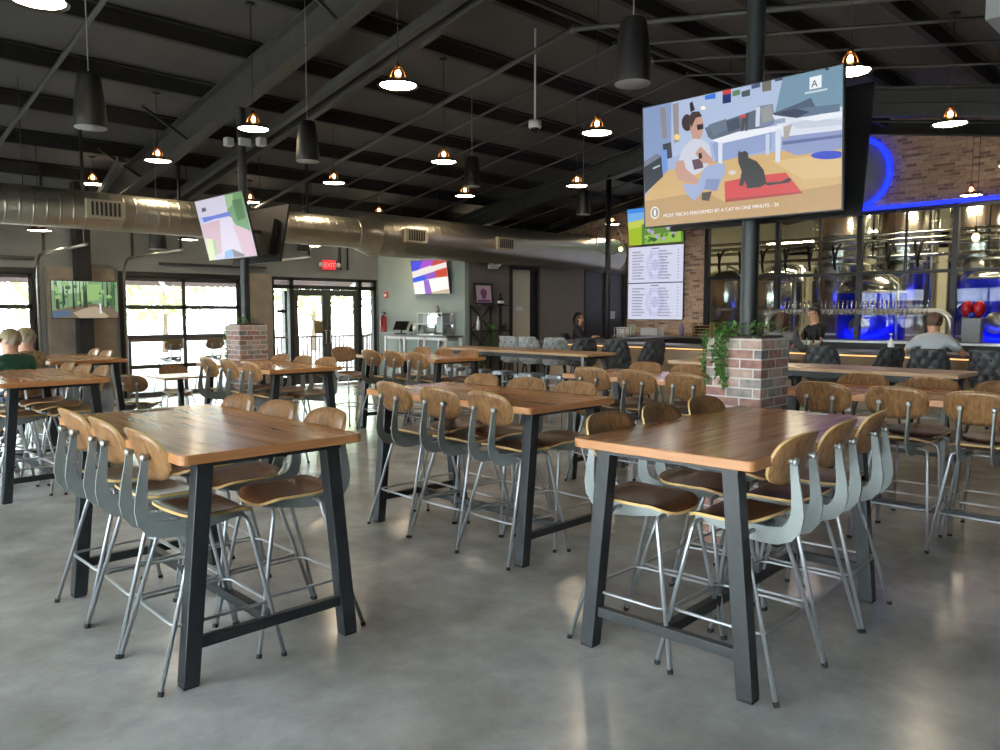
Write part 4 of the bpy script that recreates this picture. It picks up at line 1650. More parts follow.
# tap tower
t = thing('tap_tower', 'long horizontal chrome pipe carrying a row of beer taps behind the bar', 'tap tower', (17.1, 0, 1.08))
bm = nbm()
pts = [(0, 4.55, 0), (0, 4.55, .35)] + [(0, 4.55 + .26 - .26 * math.cos(R(a)), .35 + .26 * math.sin(R(a))) for a in range(15, 91, 15)] + [(0, 8.0, .61), (0, 8.26 - .2, .61)] + \
      [(0, 8.1 + .26 * math.sin(R(a)), .35 + .26 * math.cos(R(a))) for a in range(15, 91, 15)] + [(0, 8.36, 0)]
tube(bm, pts, .06, 14)
obj('pipe', bm, M['steel_rough'], t)
tap0 = None
for k in range(34):
    y = 4.95 + .092 * k
    if tap0 is None:
        bm = nbm()
        tube(bm, [(-.05, 0, .61), (-.11, 0, .61), (-.13, 0, .53)], [.014, .014, .010], 6)
        tube(bm, [(-.10, 0, .62), (-.10, 0, .67), (-.10, 0, .69), (-.10, 0, .85)], [.008, .008, .016, .02], 6)
        tap0 = obj('tap', bm, M['steel'], t, (0, y, 0))
    else:
        c = tap0.copy()
        COL.objects.link(c)
        c.parent = t
        c.location = (0, y, 0)

t = thing('drink_machine', 'chrome drink dispenser with round red and blue heads by the brewery glazing', 'dispenser', (17.05, 4.15, 1.08))
bm = nbm()
box(bm, (-.12, -.17, 0), (.12, .17, .5))
obj('body', bm, mat('machine_grey', (120, 122, 126), .4, .3), t, bevel=.02)
for y, c in ((-.1, (176, 24, 40)), (.1, (176, 24, 40)), (0, (30, 46, 150))):
    bm = nbm()
    sphere(bm, (-.02 if c[0] > 100 else -.1, y, .66 if c[0] > 100 else .54), .13 if c[0] > 100 else .08, sc=(1, .85, 1.3 if c[0] > 100 else .8))
    obj('head', bm, mat('drink_%d' % c[0], c, .2, coat=.5), t)

# counter things
def lathe_thing(name, label, cat, loc, prof, m_, group=None, extra=None):
    t = thing(name, label, cat, loc, group=group)
    bm = nbm()
    lathe(bm, prof, 16)
    obj('body', bm, m_, t)
    if extra:
        bm = nbm()
        lathe(bm, extra[1], 12)
        obj(extra[0], bm, extra[2], t)
    return t


BOT = [(0, 0), (.038, 0), (.04, .01), (.04, .16), (.03, .2), (.014, .235), (.013, .28), (.016, .285), (.016, .30), (0, .3)]
DKG = mat('bottle_dark', (26, 30, 26), .15)
for i, (x, y) in enumerate(((12.6, 5.62), (12.62, 5.52), (12.6, 5.41), (12.63, 5.3))):
    lathe_thing('bottle', 'dark bottle on the bar before the bartender, %s of four' % ['first', 'second', 'third', 'last'][i], 'bottle', (x, y, 1.09), BOT, DKG, 'dark bottles on the bar',
                ('label', [(.041, .05), (.0412, .05), (.0412, .13), (.041, .13)], M['white_paint']))
lathe_thing('soap_bottle', 'white pump bottle standing alone on the bar', 'bottle', (12.5, 4.12, 1.09), [(0, 0), (.045, 0), (.045, .14), (.02, .17), (.018, .2), (0, .2)], M['white_paint'], None,
            ('pump', [(0, .2), (.008, .2), (.008, .25), (.03, .255), (.03, .265), (0, .268)], M['white_paint']))
lathe_thing('flask', 'pale purple flask on the back counter beside the menu screens', 'bottle', (17.15, 10.65, 1.08), [(0, 0), (.06, 0), (.065, .2), (.04, .26), (.035, .32), (0, .33)], mat('lilac', (150, 132, 176), .4))
t = thing('carton', 'white carton box on the back counter below the menu screens', 'box', (17.1, 11.5, 1.08))
bm = nbm()
box(bm, (-.15, -.26, 0), (.15, .26, .19))
obj('body', bm, M['white_paint'], t, bevel=.004)
bm = nbm()
box(bm, (-.13, -.02, .19), (.13, .02, .192))
obj('tape', bm, mat('tape', (190, 170, 140), .5), t)
t = thing('cup_stack', 'short stack of pale paper cups on the back counter below the menu', 'cups', (17.1, 12.1, 1.08))
for k in range(3):
    bm = nbm()
    lathe(bm, [(0, .01 + .05 * k), (.05, .01 + .05 * k), (.07, .16 + .05 * k), (.075, .165 + .05 * k), (.07, .17 + .05 * k)], 16)
    obj('cup', bm, mat('cup', (196, 202, 180), .6), t)
t = thing('glass_crate', 'white wire crate of glasses on the end of the bar', 'crate', (14.5, 10.55, 1.09))
bm = nbm()
for k in range(5):
    z = .04 + .05 * k
    tube(bm, [(-.13, -.13, z), (.13, -.13, z), (.13, .13, z), (-.13, .13, z)], .008, 5, closed=True)
for x in (-.13, -.04, .04, .13):
    for y in (-.13, .13):
        tube(bm, [(x, y, 0), (x, y, .25)], .008, 5)
        tube(bm, [(y, x, 0), (y, x, .25)], .008, 5)
obj('frame', bm, M['white_paint'], t)
bm = nbm()
for x in (-.06, .06):
    for y in (-.06, .06):
        lathe(bm, [(.04, .0), (.05, .2), (.046, .2), (.036, .005), (0, .005)], 12, (x, y, .01))
obj('glasses', bm, mat('tumbler', (200, 206, 206), .15), t)
t = thing('bottle_rack', 'wooden slatted rack on the back counter at the corner of the glazing', 'rack', (17.1, 10.0, 1.08))
bm = nbm()
for k in range(4):
    box(bm, (-.12, -.25, .05 + .07 * k), (.12, .25, .065 + .07 * k))
for y in (-.25, .23):
    box(bm, (-.12, y, 0), (.12, y + .02, .34))
obj('frame', bm, M['light_wood'], t)
bm = nbm()
for k in range(3):
    for j in range(4):
        lathe(bm, [(0, 0), (.03, 0), (.03, .16), (.012, .2), (0, .2)], 10, mx=Matrix.Translation((.1, -.18 + .12 * j, .095 + .07 * k)) @ Matrix.Rotation(R(-90), 4, 'Y'))
obj('bottles', bm, mat('rack_bottle', (84, 52, 46), .25), t)


# tufted bar chairs
def make_tufted(label, m_, group):
    t = thing('tufted_bar_stool', label, 'bar stool', group=group)
    bm = nbm()
    nu, nv = 32, 16
    def P(i, j, side):
        a = R(-66 + 132 * i / nu)          # wraps from side to side, 0 = straight back
        v = j / nv
        e = abs(a) / R(66)
        top = .50 - .34 * max(0, e - .55) ** 1.5 / .3
        z = .70 + v * top
        r0 = .225 + .02 * v
        px = math.sin(a) * r0 * 1.02
        py = -math.cos(a) ** .7 * (r0 + .07 * v) + .05
        if side:
            uu, vv = i / nu * 9, v * 5
            tuft = (abs(math.sin(math.pi * (uu + vv) / 2)) * abs(math.sin(math.pi * (uu - vv) / 2))) ** .5
            d = .025 + .04 * tuft
            px += math.sin(a) * d
            py -= math.cos(a) * d
        return (px, py, z)
    In = [[bm.verts.new(P(i, j, 0)) for j in range(nv + 1)] for i in range(nu + 1)]
    Out = [[bm.verts.new(P(i, j, 1)) for j in range(nv + 1)] for i in range(nu + 1)]
    for i in range(nu):
        for j in range(nv):
            bm.faces.new((In[i][j], In[i + 1][j], In[i + 1][j + 1], In[i][j + 1])).smooth = True
            bm.faces.new((Out[i][j], Out[i][j + 1], Out[i + 1][j + 1], Out[i + 1][j])).smooth = True
        bm.faces.new((In[i][nv], In[i + 1][nv], Out[i + 1][nv], Out[i][nv])).smooth = True
        bm.faces.new((In[i][0], Out[i][0], Out[i + 1][0], In[i + 1][0]))
    for j in range(nv):
        bm.faces.new((In[0][j], In[0][j + 1], Out[0][j + 1], Out[0][j]))
        bm.faces.new((In[nu][j], Out[nu][j], Out[nu][j + 1], In[nu][j + 1]))
    bk = obj('backrest', bm, m_, t)
    bm = nbm()
    for r_i in range(1, 5):
        for c_i in range(0, 9):
            if (r_i + c_i) % 2:
                continue
            i_, j_ = int(c_i / 9 * nu) , min(int(r_i / 5 * nv), nv - 1)
            p = Vector(P(i_, j_, 1))
            if 2 < i_ < nu - 2:
                sphere(bm, p, .012, su=8, sv=6)
    obj('buttons', bm, M['black_gloss'], bk)
    bm = nbm()
    lathe(bm, [(0, .66), (.23, .66), (.255, .69), (.25, .74), (.2, .77), (0, .775)], 28, (0, .03, 0))
    obj('seat', bm, m_, t)
    for sx in (-1, 1):
        for sy in (-1, 1):
            bm = nbm()
            beam_box(bm, (sx * .24, sy * .22, 0), (sx * .15, sy * .14 + .02, .67), .032, .032)
            obj('leg', bm, M['black_steel'], t)
    bm = nbm()
    tube(bm, [(-.205, -.19, .27), (.205, -.19, .27), (.205, .2, .27), (-.205, .2, .27)], .01, 6, closed=True)
    obj('footrest', bm, M['tube'], t)
    return t


TUF = [(2.5, -20, 'at the right picture edge, before the bar'), (3.27, 10, 'under the man in the pale shirt at the bar'), (3.93, 62, 'turned sideways beside the man in the pale shirt'),
       (4.67, 6, 'left of the sideways one by the near pier'), (5.4, 0, 'under the brown-haired woman at the bar'), (7.81, 70, 'turned sideways before the middle of the lit bar edge'),
       (8.43, 24, 'before the lit bar edge, upright, beside the pier plant'), (9.27, 50, 'dark, past the long high table'), ]
gr = 'black tufted bar stools along the bar'
tf = None
for y, a, lb in TUF:
    lb = 'black tufted leather bar stool ' + lb
    if tf is None:
        tf = make_tufted(lb, M['leather'], gr)
        tf.location = (11.45, y, 0)
        tf.rotation_euler = (0, 0, R(-90 + a))
    else:
        dup(tf, (11.45, y, 0), R(-90 + a), lb, gr)
tg = None
for y, a, lb in ((9.86, 35, 'third from the shelf unit'), (10.45, 12, 'second from the shelf unit'), (10.98, 10, 'first one past the shelf unit')):
    lb = 'pale grey tufted bar stool at the far bar end, ' + lb
    if tg is None:
        tg = make_tufted(lb, M['leather_grey'], 'pale grey tufted bar stools')
        tg.location = (11.4, y, 0)
        tg.rotation_euler = (0, 0, R(-90 + a))
    else:
        dup(tg, (11.4, y, 0), R(-90 + a), lb)
dup(tf, (13.72, 11.3, 0), R(200), 'black tufted leather bar stool under the dark-haired woman at the far bar end', gr)


# long high tables before the bar
def high_table(loc, label):
    t = thing('high_table', label, 'table', loc, 0, 'long high tables before the bar')
    L_ = 3.3
    bm = nbm()
    box(bm, (-.35, -L_ / 2, 1.025), (.35, L_ / 2, 1.067))
    obj('tabletop', bm, M['light_wood'], t, bevel=.004)
    bm = nbm()
    for x in (-.29, .25):
        box(bm, (x, -L_ / 2 + .1, .96), (x + .04, L_ / 2 - .1, 1.025))
    obj('apron', bm, M['black_steel'], t)
    for sy in (-1, 1):
        for sx in (-1, 1):
            bm = nbm()
            cbox(bm, (sx * .27, sy * 1.52, .51), (.05, .05, 1.02))
            obj('leg', bm, M['frame_grey'] if sx < 0 else M['black_steel'], t)
        bm = nbm()
        cbox(bm, (0, sy * 1.52, .2), (.5, .04, .04))
        obj('crossbar', bm, M['black_steel'], t)
    bm = nbm()
    cbox(bm, (0, 0, .2), (.04, 3.0, .04))
    obj('stretcher', bm, M['black_steel'], t)


high_table((9.25, 8.75, 0), 'long pale-topped high table left of centre before the bar')
high_table((8.85, 3.82, 0), 'long pale-topped high table behind the near brick pier before the bar')


def make_metal_stool(label):
    t = thing('metal_stool', label, 'bar stool', group='bare metal stools at the long high table')
    bm = nbm()
    P = [(.15 * math.copysign(min(1, abs(math.cos(a)) * 1.25), math.cos(a)), .15 * math.copysign(min(1, abs(math.sin(a)) * 1.25), math.sin(a))) for a in [R(15 * k) for k in range(24)]]
    prism(bm, P, lambda u, v, z: (u, v, z), .735, .75)
    prism(bm, [(u * 1.04, v * 1.04) for u, v in P], lambda u, v, z: (u, v, z), .70, .737)
    obj('seat', bm, M['galv_blue'], t)
    for sx in (-1, 1):
        for sy in (-1, 1):
            bm = nbm()
            beam_box(bm, (sx * .21, sy * .21, 0), (sx * .125, sy * .125, .71), .05, .02, up=(sx, -sy, 0))
            obj('leg', bm, M['galv_blue'], t)
    bm = nbm()
    for s in (-1, 1):
        cbox(bm, (0, s * .18, .26), (.36, .012, .025))
        cbox(bm, (s * .18, 0, .26), (.012, .36, .025))
    obj('brace', bm, M['galv_blue'], t)
    return t


M['galv_blue'] = mat('galv_blue', (150, 158, 166), .32, .8)
ms = None
for y, lb in ((9.75, 'fifth'), (9.2, 'fourth'), (8.62, 'third'), (8.05, 'second'), (7.5, 'first')):
    lb = 'bare metal stool under the long high table, %s from its bar-side end' % lb
    if ms is None:
        ms = make_metal_stool(lb)
        ms.location = (8.72, y, 0)
    else:
        dup(ms, (8.72, y, 0), R(rnd.uniform(-12, 12)), lb)

# ------------------------------------------------------------------ order counter and what stands on it
t = thing('order_counter', 'white-legged order counter against the pale green wall', 'counter', (XG - .3, 13.8, 0))
bm = nbm()
box(bm, (-.2, -1.12, 1.12), (.28, 1.12, 1.165))
obj('countertop', bm, M['bar_top'], t)
for y in (-1.08, -.36, .36, 1.08):
    for x in (-.17, .25):
        bm = nbm()
        cbox(bm, (x, y, .56), (.055, .055, 1.12))
        obj('leg', bm, M['white_paint'], t)
bm = nbm()
box(bm, (-.18, -1.1, 1.06), (-.14, 1.1, 1.12))
obj('apron', bm, M['white_paint'], t)
CZ = 1.165


def till(y, s, lb):
    t = thing('till', lb, 'till', (XG - .33, y, CZ), R(-70))
    bm = nbm()
    cbox(bm, (0, 0, .012), (.2 * s, .2 * s, .024))
    tube(bm, [(0, .02, .02), (0, .05, .14 * s)], .02, 8)
    obj('stand', bm, M['black'], t)
    bm = nbm()
    cbox(bm, (0, 0, 0), (.36 * s, .025, .24 * s), mx=Matrix.Translation((0, .02, .2 * s)) @ Matrix.Rotation(R(-35), 4, 'X'))
    obj('display', bm, M['black_gloss'], t, bevel=.005)


till(14.5, 1.0, 'black touch till leaning back on the order counter')
till(13.98, .75, 'smaller black card terminal on the order counter')
t = thing('display_case', 'clear pastry case with white papers on the order counter', 'display case', (XG - .28, 13.3, CZ))
bm = nbm()
for x in (-.17, .17):
    for y in (-.42, .42):
        cbox(bm, (x, y, .25), (.02, .02, .5))
for z in (.01, .49, .25):
    for x in (-.17, .17):
        cbox(bm, (x, 0, z), (.02, .84, .02))
    for y in (-.42, .42):
        cbox(bm, (0, y, z), (.34, .02, .02))
obj('frame', bm, M['steel_rough'], t)
bm = nbm()
box(bm, (-.165, -.41, .02), (.165, .41, .48))
obj('pane', bm, M['glass'], t)
bm = nbm()
cbox(bm, (-.1, -.26, .24), (.01, .22, .36), mx=None)
cbox(bm, (-.1, .16, .36), (.01, .3, .2))
obj('papers', bm, M['white_paint'], t)
bm = nbm()
cbox(bm, (0, .1, .1), (.2, .4, .13))
obj('tray', bm, M['steel_rough'], t)
lathe_thing('canister', 'steel canister on the order counter beside the pastry case', 'canister', (XG - .42, 13.82, CZ), [(0, 0), (.07, 0), (.07, .22), (.05, .25), (0, .26)], M['steel_rough'])
lathe_thing('jar', 'small grey jar on top of the pastry case', 'jar', (XG - .28, 13.25, CZ + .5), [(0, 0), (.06, 0), (.08, .06), (.05, .12), (.05, .16), (0, .17)], mat('jar_grey', (150, 150, 140), .5))
t = thing('fire_extinguisher', 'red fire extinguisher hanging at the corner beside the entrance', 'fire extinguisher', (XG - .12, 15.45, 1.2))
bm = nbm()
lathe(bm, [(0, 0), (.075, 0), (.08, .02), (.08, .33), (.05, .39), (.03, .41), (0, .41)], 18)
obj('cylinder', bm, mat('red_paint', (150, 40, 40), .35), t)
bm = nbm()
cbox(bm, (0, 0, .45), (.05, .12, .06))
tube(bm, [(0, -.06, .44), (-.09, -.07, .36), (-.1, -.05, .12)], .012, 6)
obj('valve', bm, M['black'], t)
t = thing('fire_alarm', 'small red fire alarm box on the pale green wall', 'fire alarm', (XG - .03, 15.45, 2.1))
bm = nbm()
cbox(bm, (0, 0, 0), (.05, .12, .16))
obj('housing', bm, mat('alarm_red', (190, 84, 70), .4), t, bevel=.006)
bm = nbm()
cbox(bm, (-.028, 0, -.01), (.01, .08, .05))
obj('lever', bm, M['white_paint'], t)

# shelf unit by the grey wall
t = thing('shelf_unit', 'black open metal shelf unit with cross braces by the grey wall', 'shelf', (12.12, YG - .22, 0))
SW, SD, SH = .9, .34, 1.84
for x in (-SW / 2, SW / 2, .16):
    for y in (-SD / 2, SD / 2):
        bm = nbm()
        cbox(bm, (x, y, SH / 2), (.025, .025, SH))
        obj('post', bm, M['black'], t)
for z in (.15, .7, 1.27, SH - .01):
    bm = nbm()
    cbox(bm, (0, 0, z), (SW, SD, .025))
    obj('shelf_board', bm, M['black'], t)
for z0, z1 in ((.2, .7), (.72, 1.25), (1.29, 1.8)):
    bm = nbm()
    beam_box(bm, (-.44, SD / 2, z0), (.14, SD / 2, z1), .02, .02)
    beam_box(bm, (.14, SD / 2 - .01, z0), (-.44, SD / 2 - .01, z1), .02, .02)
    obj('cross_brace', bm, M['black'], t)
t = thing('picture_frame', 'black framed pale picture with a purple figure on top of the shelf unit', 'picture', (11.98, YG - .16, SH + .003))
t.rotation_euler = (R(-6), 0, 0)
bm = nbm()
for x in (-.26, .26):
    cbox(bm, (x, 0, .24), (.05, .03, .48))
for z in (.025, .455):
    cbox(bm, (0, 0, z), (.5, .03, .05))
obj('frame', bm, M['black'], t)
bm = nbm()
cbox(bm, (0, .004, .24), (.48, .012, .4))
obj('mat_board', bm, mat('mat_board', (206, 180, 196), .5), t)
bm = nbm()
P = [(.09 * math.cos(a) * (1 + .2 * math.sin(3 * a)), .24 + .12 * math.sin(a)) for a in [R(15 * k) for k in range(24)]]
prism(bm, P, lambda u, v, y: (u, y, v), -.0045, -.0025)
prism(bm, [(-.2, .06), (.2, .06), (.2, .11), (-.2, .11)], lambda u, v, y: (u, y, v), -.0045, -.0025)
obj('print', bm, mat('print_purple', (120, 66, 120), .5), t)
lathe_thing('bottle', 'squat black bottle beside the framed picture on the shelf unit', 'bottle', (12.45, YG - .2, SH + .003), [(0, 0), (.07, 0), (.075, .1), (.03, .16), (.018, .18), (.018, .27), (0, .27)], DKG, None,
            ('label', [(.0755, .03), (.0765, .03), (.0765, .09), (.0755, .09)], M['white_paint']))
lathe_thing('bottle', 'slim white bottle on the upper shelf of the black shelf unit', 'bottle', (11.75, YG - .2, 1.284), [(0, 0), (.035, 0), (.037, .18), (.014, .25), (.014, .31), (0, .31)], M['white_paint'])
for i, x in enumerate((11.72, 11.86, 12.13, 12.22)):
    tb = thing('wine_bottle', 'dark wine bottle lying on the middle shelf, %s of four' % ['first', 'second', 'third', 'last'][i], 'bottle', (x, YG - .38, .756), group='wine bottles on the shelf unit')
    bm = nbm()
    lathe(bm, [(0, 0), (.036, 0), (.038, .01), (.038, .18), (.015, .24), (.015, .3), (0, .3)], 14, mx=Matrix.Rotation(R(-90), 4, 'X'))
    obj('body', bm, DKG, tb)
    bm = nbm()
    lathe(bm, [(0, -.002), (.017, -.002), (.017, 0), (0, 0)], 10, mx=Matrix.Rotation(R(-90), 4, 'X'))
    obj('base_mark', bm, M['white_paint'], tb)


def pot_plant(label, loc, ln, seed, n=130, w=.13):
    t = thing('potted_plant', label, 'plant', loc)
    rr = random.Random(seed)
    bm = nbm()
    lathe(bm, [(0, 0), (.05, 0), (.06, .1), (.052, .1), (.045, .08), (0, .08)], 14)
    obj('pot', bm, M['black'], t)
    bm = nbm()
    for k in range(n):
        a = rr.uniform(0, 6.28)
        z = .1 + rr.uniform(-ln, .08)
        r0 = rr.uniform(.05, w)
        P = Vector((r0 * math.cos(a), -abs(r0 * math.sin(a)) - .03, z))
        d = Vector((rr.uniform(-1, 1), rr.uniform(-1, 0), rr.uniform(-1, .4))).normalized()
        s = d.cross(Vector((0, 0, 1))).normalized() * .02
        vs = [bm.verts.new(q) for q in (P, P + d * .03 + s, P + d * .065, P + d * .03 - s)]
        bm.faces.new(vs)
    obj('foliage', bm, M['leaf'], t)


pot_plant('trailing green plant in a black pot hanging from the middle of the shelf unit', (11.99, YG - .27, 1.284), .62, 11, 170)
pot_plant('trailing green plant on the low left corner of the shelf unit', (11.7, YG - .27, .715), .45, 12)
pot_plant('tall green plant at the door side of the shelf unit', (12.52, YG - .22, 1.284), .5, 13, 90, .08)
t = thing('emergency_light', 'white twin-head emergency light high on the grey wall above the shelf unit', 'emergency light', (12.35, YG - .06, 2.7))
bm = nbm()
cbox(bm, (0, 0, 0), (.26, .08, .1))
obj('bracket', bm, M['white_paint'], t)
for s in (-1, 1):
    bm = nbm()
    sphere(bm, (s * .13, -.06, .06), .06)
    obj('lamp_head', bm, M['white_paint'], t)

# ------------------------------------------------------------------ brewery behind the glazing
bm = nbm()
box(bm, (27.25, YR, 0), (27.5, YW, zr(YW)))
prism(bm, [(YR, 3.7), (YW, 3.7), (YW, zr(YW)), (RIDGE, 5.85), (YR, zr(YR))], lambda u, v, t: (t, u, v), 27.25, 27.5)
struct('wall_brewery', bm, noisy('brewery_wall', (176, 172, 156), (188, 184, 168), 2, .7))
bm = nbm()
box(bm, (XB + .25, YG, 0), (27.25, YG + .15, zr(YG)))
struct('wall_brewery_side', bm, MATS['brewery_wall'])
SLIT = mat('strip_lit', (255, 236, 196), .4, emit=110)


def tank(label, x, y, r, legs, h, cone, mshell, dome=.28):
    t = thing('steel_tank', label, 'brewing tank', (x, y, 0), group='steel brewing tanks')
    bm = nbm()
    z0 = legs
    prof = [(0, z0 - cone), (.08, z0 - cone), (r, z0), (r, z0 + h)]
    for k in range(1, 7):
        a = R(15 * k)
        prof.append((max(r * math.cos(a), .0), z0 + h + dome * math.sin(a)))
    lathe(bm, prof, 40)
    obj('shell', bm, mshell, t)
    bm = nbm()
    for z in (z0 + .02, z0 + h * .5, z0 + h - .02):
        lathe(bm, [(r, z - .03), (r + .014, z - .02), (r + .014, z + .02), (r, z + .03)], 40)
    obj('bands', bm, M['steel_rough'], t)
    for k in range(4):
        a = R(45 + 90 * k)
        bm = nbm()
        tube(bm, [(r * .86 * math.cos(a), r * .86 * math.sin(a), 0), (r * .86 * math.cos(a), r * .86 * math.sin(a), z0 + .02)], .05, 10)
        obj('leg', bm, M['steel_rough'], t)
    bm = nbm()
    lathe(bm, [(0, 0), (.22, 0), (.22, .04), (0, .06)], 20, mx=Matrix.Translation((-r * .98, 0, z0 + h * .45)) @ Matrix.Rotation(R(-90), 4, 'Y'))
    obj('manway', bm, M['steel_rough'], t)
    bm = nbm()
    tube(bm, [(-r * .5, -r * .95, .4), (-r * .5, -r * .95, z0 + h + .15), (0, 0, z0 + h + dome + .12), (0, 0, z0 + h + dome - .05)], .035, 8)
    obj('pipe', bm, M['steel_rough'], t)


for i, y in enumerate((8.1, 6.5, 4.9, 3.3)):
    tank('tall fermenter behind the brewery glazing, %s' % ['leftmost of the tall row', 'second of the tall row', 'third of the tall row', 'rightmost, at the picture edge'][i], 20.6, y, .68, 1.1, 3.55, .6, M['steel'])
BLUE_LIT = mat('kettle_blue_light', (38, 52, 226), .25, .55)  # blue LED light on the steel kettles, painted in as colour
tank('shorter kettle with painted-on blue light and steel cone below the tall fermenters', 18.95, 6.72, .72, .7, 1.45, .3, M['kettle'] if 'kettle' in M else M['steel'], .5)
tank('shorter kettle with painted-on blue light at the right picture edge', 18.95, 4.02, .72, .7, 1.7, .3, M['steel'], .2)
for (y, h) in ((6.72, 1.4), (4.02, 1.65)):
    ket = [o for o in COL.objects if o.name.startswith('steel_tank') and abs(o.location.y - y) < .01][0]
    bm = nbm()
    lathe(bm, [(.725, .72), (.735, .73), (.735, .7 + h), (.725, .71 + h)], 40)
    obj('blue_light_tint', bm, BLUE_LIT, ket)  # sleeve that carries the painted blue light round the shell
for i, (x, y, h) in enumerate(((23.5, 10.9, 2.0), (23.5, 9.2, 2.2), (20.2, 9.62, 1.6), (20.4, 11.2, 1.7))):
    tank('broad steel tank at the left of the brewery, %s' % ['far back by the side wall', 'far back, second', 'nearer the glass, right', 'nearer the glass, beside the brick'][i], x, y, .7, .9, h, .4, M['steel'])
# pipe rack with hoses
t = thing('pipe_rack', 'overhead steel pipe rack with black hoses in the brewery', 'pipe rack', (19.25, 8.3, 0))
bm = nbm()
for z, x in ((3.35, 0), (3.25, .3), (3.5, .15), (3.0, .4)):
    tube(bm, [(x, -4.6, z), (x, 3.8, z)], .04, 8)
obj('pipes', bm, M['steel'], t)
for y in (-3.8, -1.4, 1.0, 3.2):
    bm = nbm()
    box(bm, (-.05, y - .02, 2.95), (.5, y + .02, 3.0))
    tube(bm, [(.2, y, 3.0), (.2, y, zr(8.3 + y) - .05)], .02, 6)
    obj('hanger', bm, M['black_steel'], t)
for k in range(9):
    y = -2.6 + .62 * k
    bm = nbm()
    tube(bm, [(.0, y, 3.35), (-.12, y + .05, 3.2), (-.1, y + .12, 2.9), (.05, y + .16, 2.72), (.12, y + .22, 2.95), (.1, y + .25, 3.3)], .03, 7)
    obj('hose', bm, M['rubber'], t)
for i, (x, y, z) in enumerate(((22.5, 10.3, 3.75), (22.2, 7.4, 4.4), (18.7, 5.4, 4.3), (25, 6, 4.2), (19.6, 2.6, 3.9), (24.5, 9, 4.1))):  # the last ones are added to brighten the tanks
    t = thing('strip_light', 'white strip light hanging in the brewery, %s' % ['over the tanks at the left', 'over the middle tanks', 'over the blue-lit kettle', 'added far back over the tall fermenters', 'added by the right picture edge', 'added far back on the left'][i], 'strip light', (x, y, z), group='strip lights in the brewery')
    bm = nbm()
    box(bm, (-.1, -.75, .0), (.1, .75, .08))
    obj('housing', bm, M['white_paint'], t)
    bm = nbm()
    box(bm, (-.08, -.72, -.03), (.08, .72, .0))
    obj('tube', bm, SLIT, t)
    bm = nbm()
    for s in (-.6, .6):
        tube(bm, [(0, s, .08), (0, s, zr(y + s) - z - .02)], .006, 5)
    obj('wire', bm, M['steel_rough'], t)
t = thing('blue_floodlight', 'blue floodlight bar low behind the brewery glazing', 'light', (17.98, 5.6, 1.0))
bm = nbm()
box(bm, (-.04, -2.6, 0), (.04, 2.6, .08))
obj('housing', bm, M['black'], t)
bm = nbm()
box(bm, (.042, -2.55, .01), (.05, 2.55, .07))
obj('diffuser', bm, mat('blue_flood', (40, 60, 255), .4, emit=26), t)

# ------------------------------------------------------------------ people
def skin_mesh(name, verts, edges, mats, parent, root=0, sub=1):
    me = bpy.data.meshes.new(name)
    me.from_pydata([v[:3] for v in verts], edges, [])
    o = bpy.data.objects.new(name, me)
    COL.objects.link(o)
    o.parent = parent
    md = o.modifiers.new('skin', 'SKIN')
    md.use_smooth_shade = True
    for i, v in enumerate(verts):
        r = v[3] if isinstance(v[3], tuple) else (v[3], v[3])
        me.skin_vertices[0].data[i].radius = r
        me.skin_vertices[0].data[i].use_root = (i == root)
    s = o.modifiers.new('sub', 'SUBSURF')
    s.levels = s.render_levels = sub
    me.materials.append(mats)
    return o


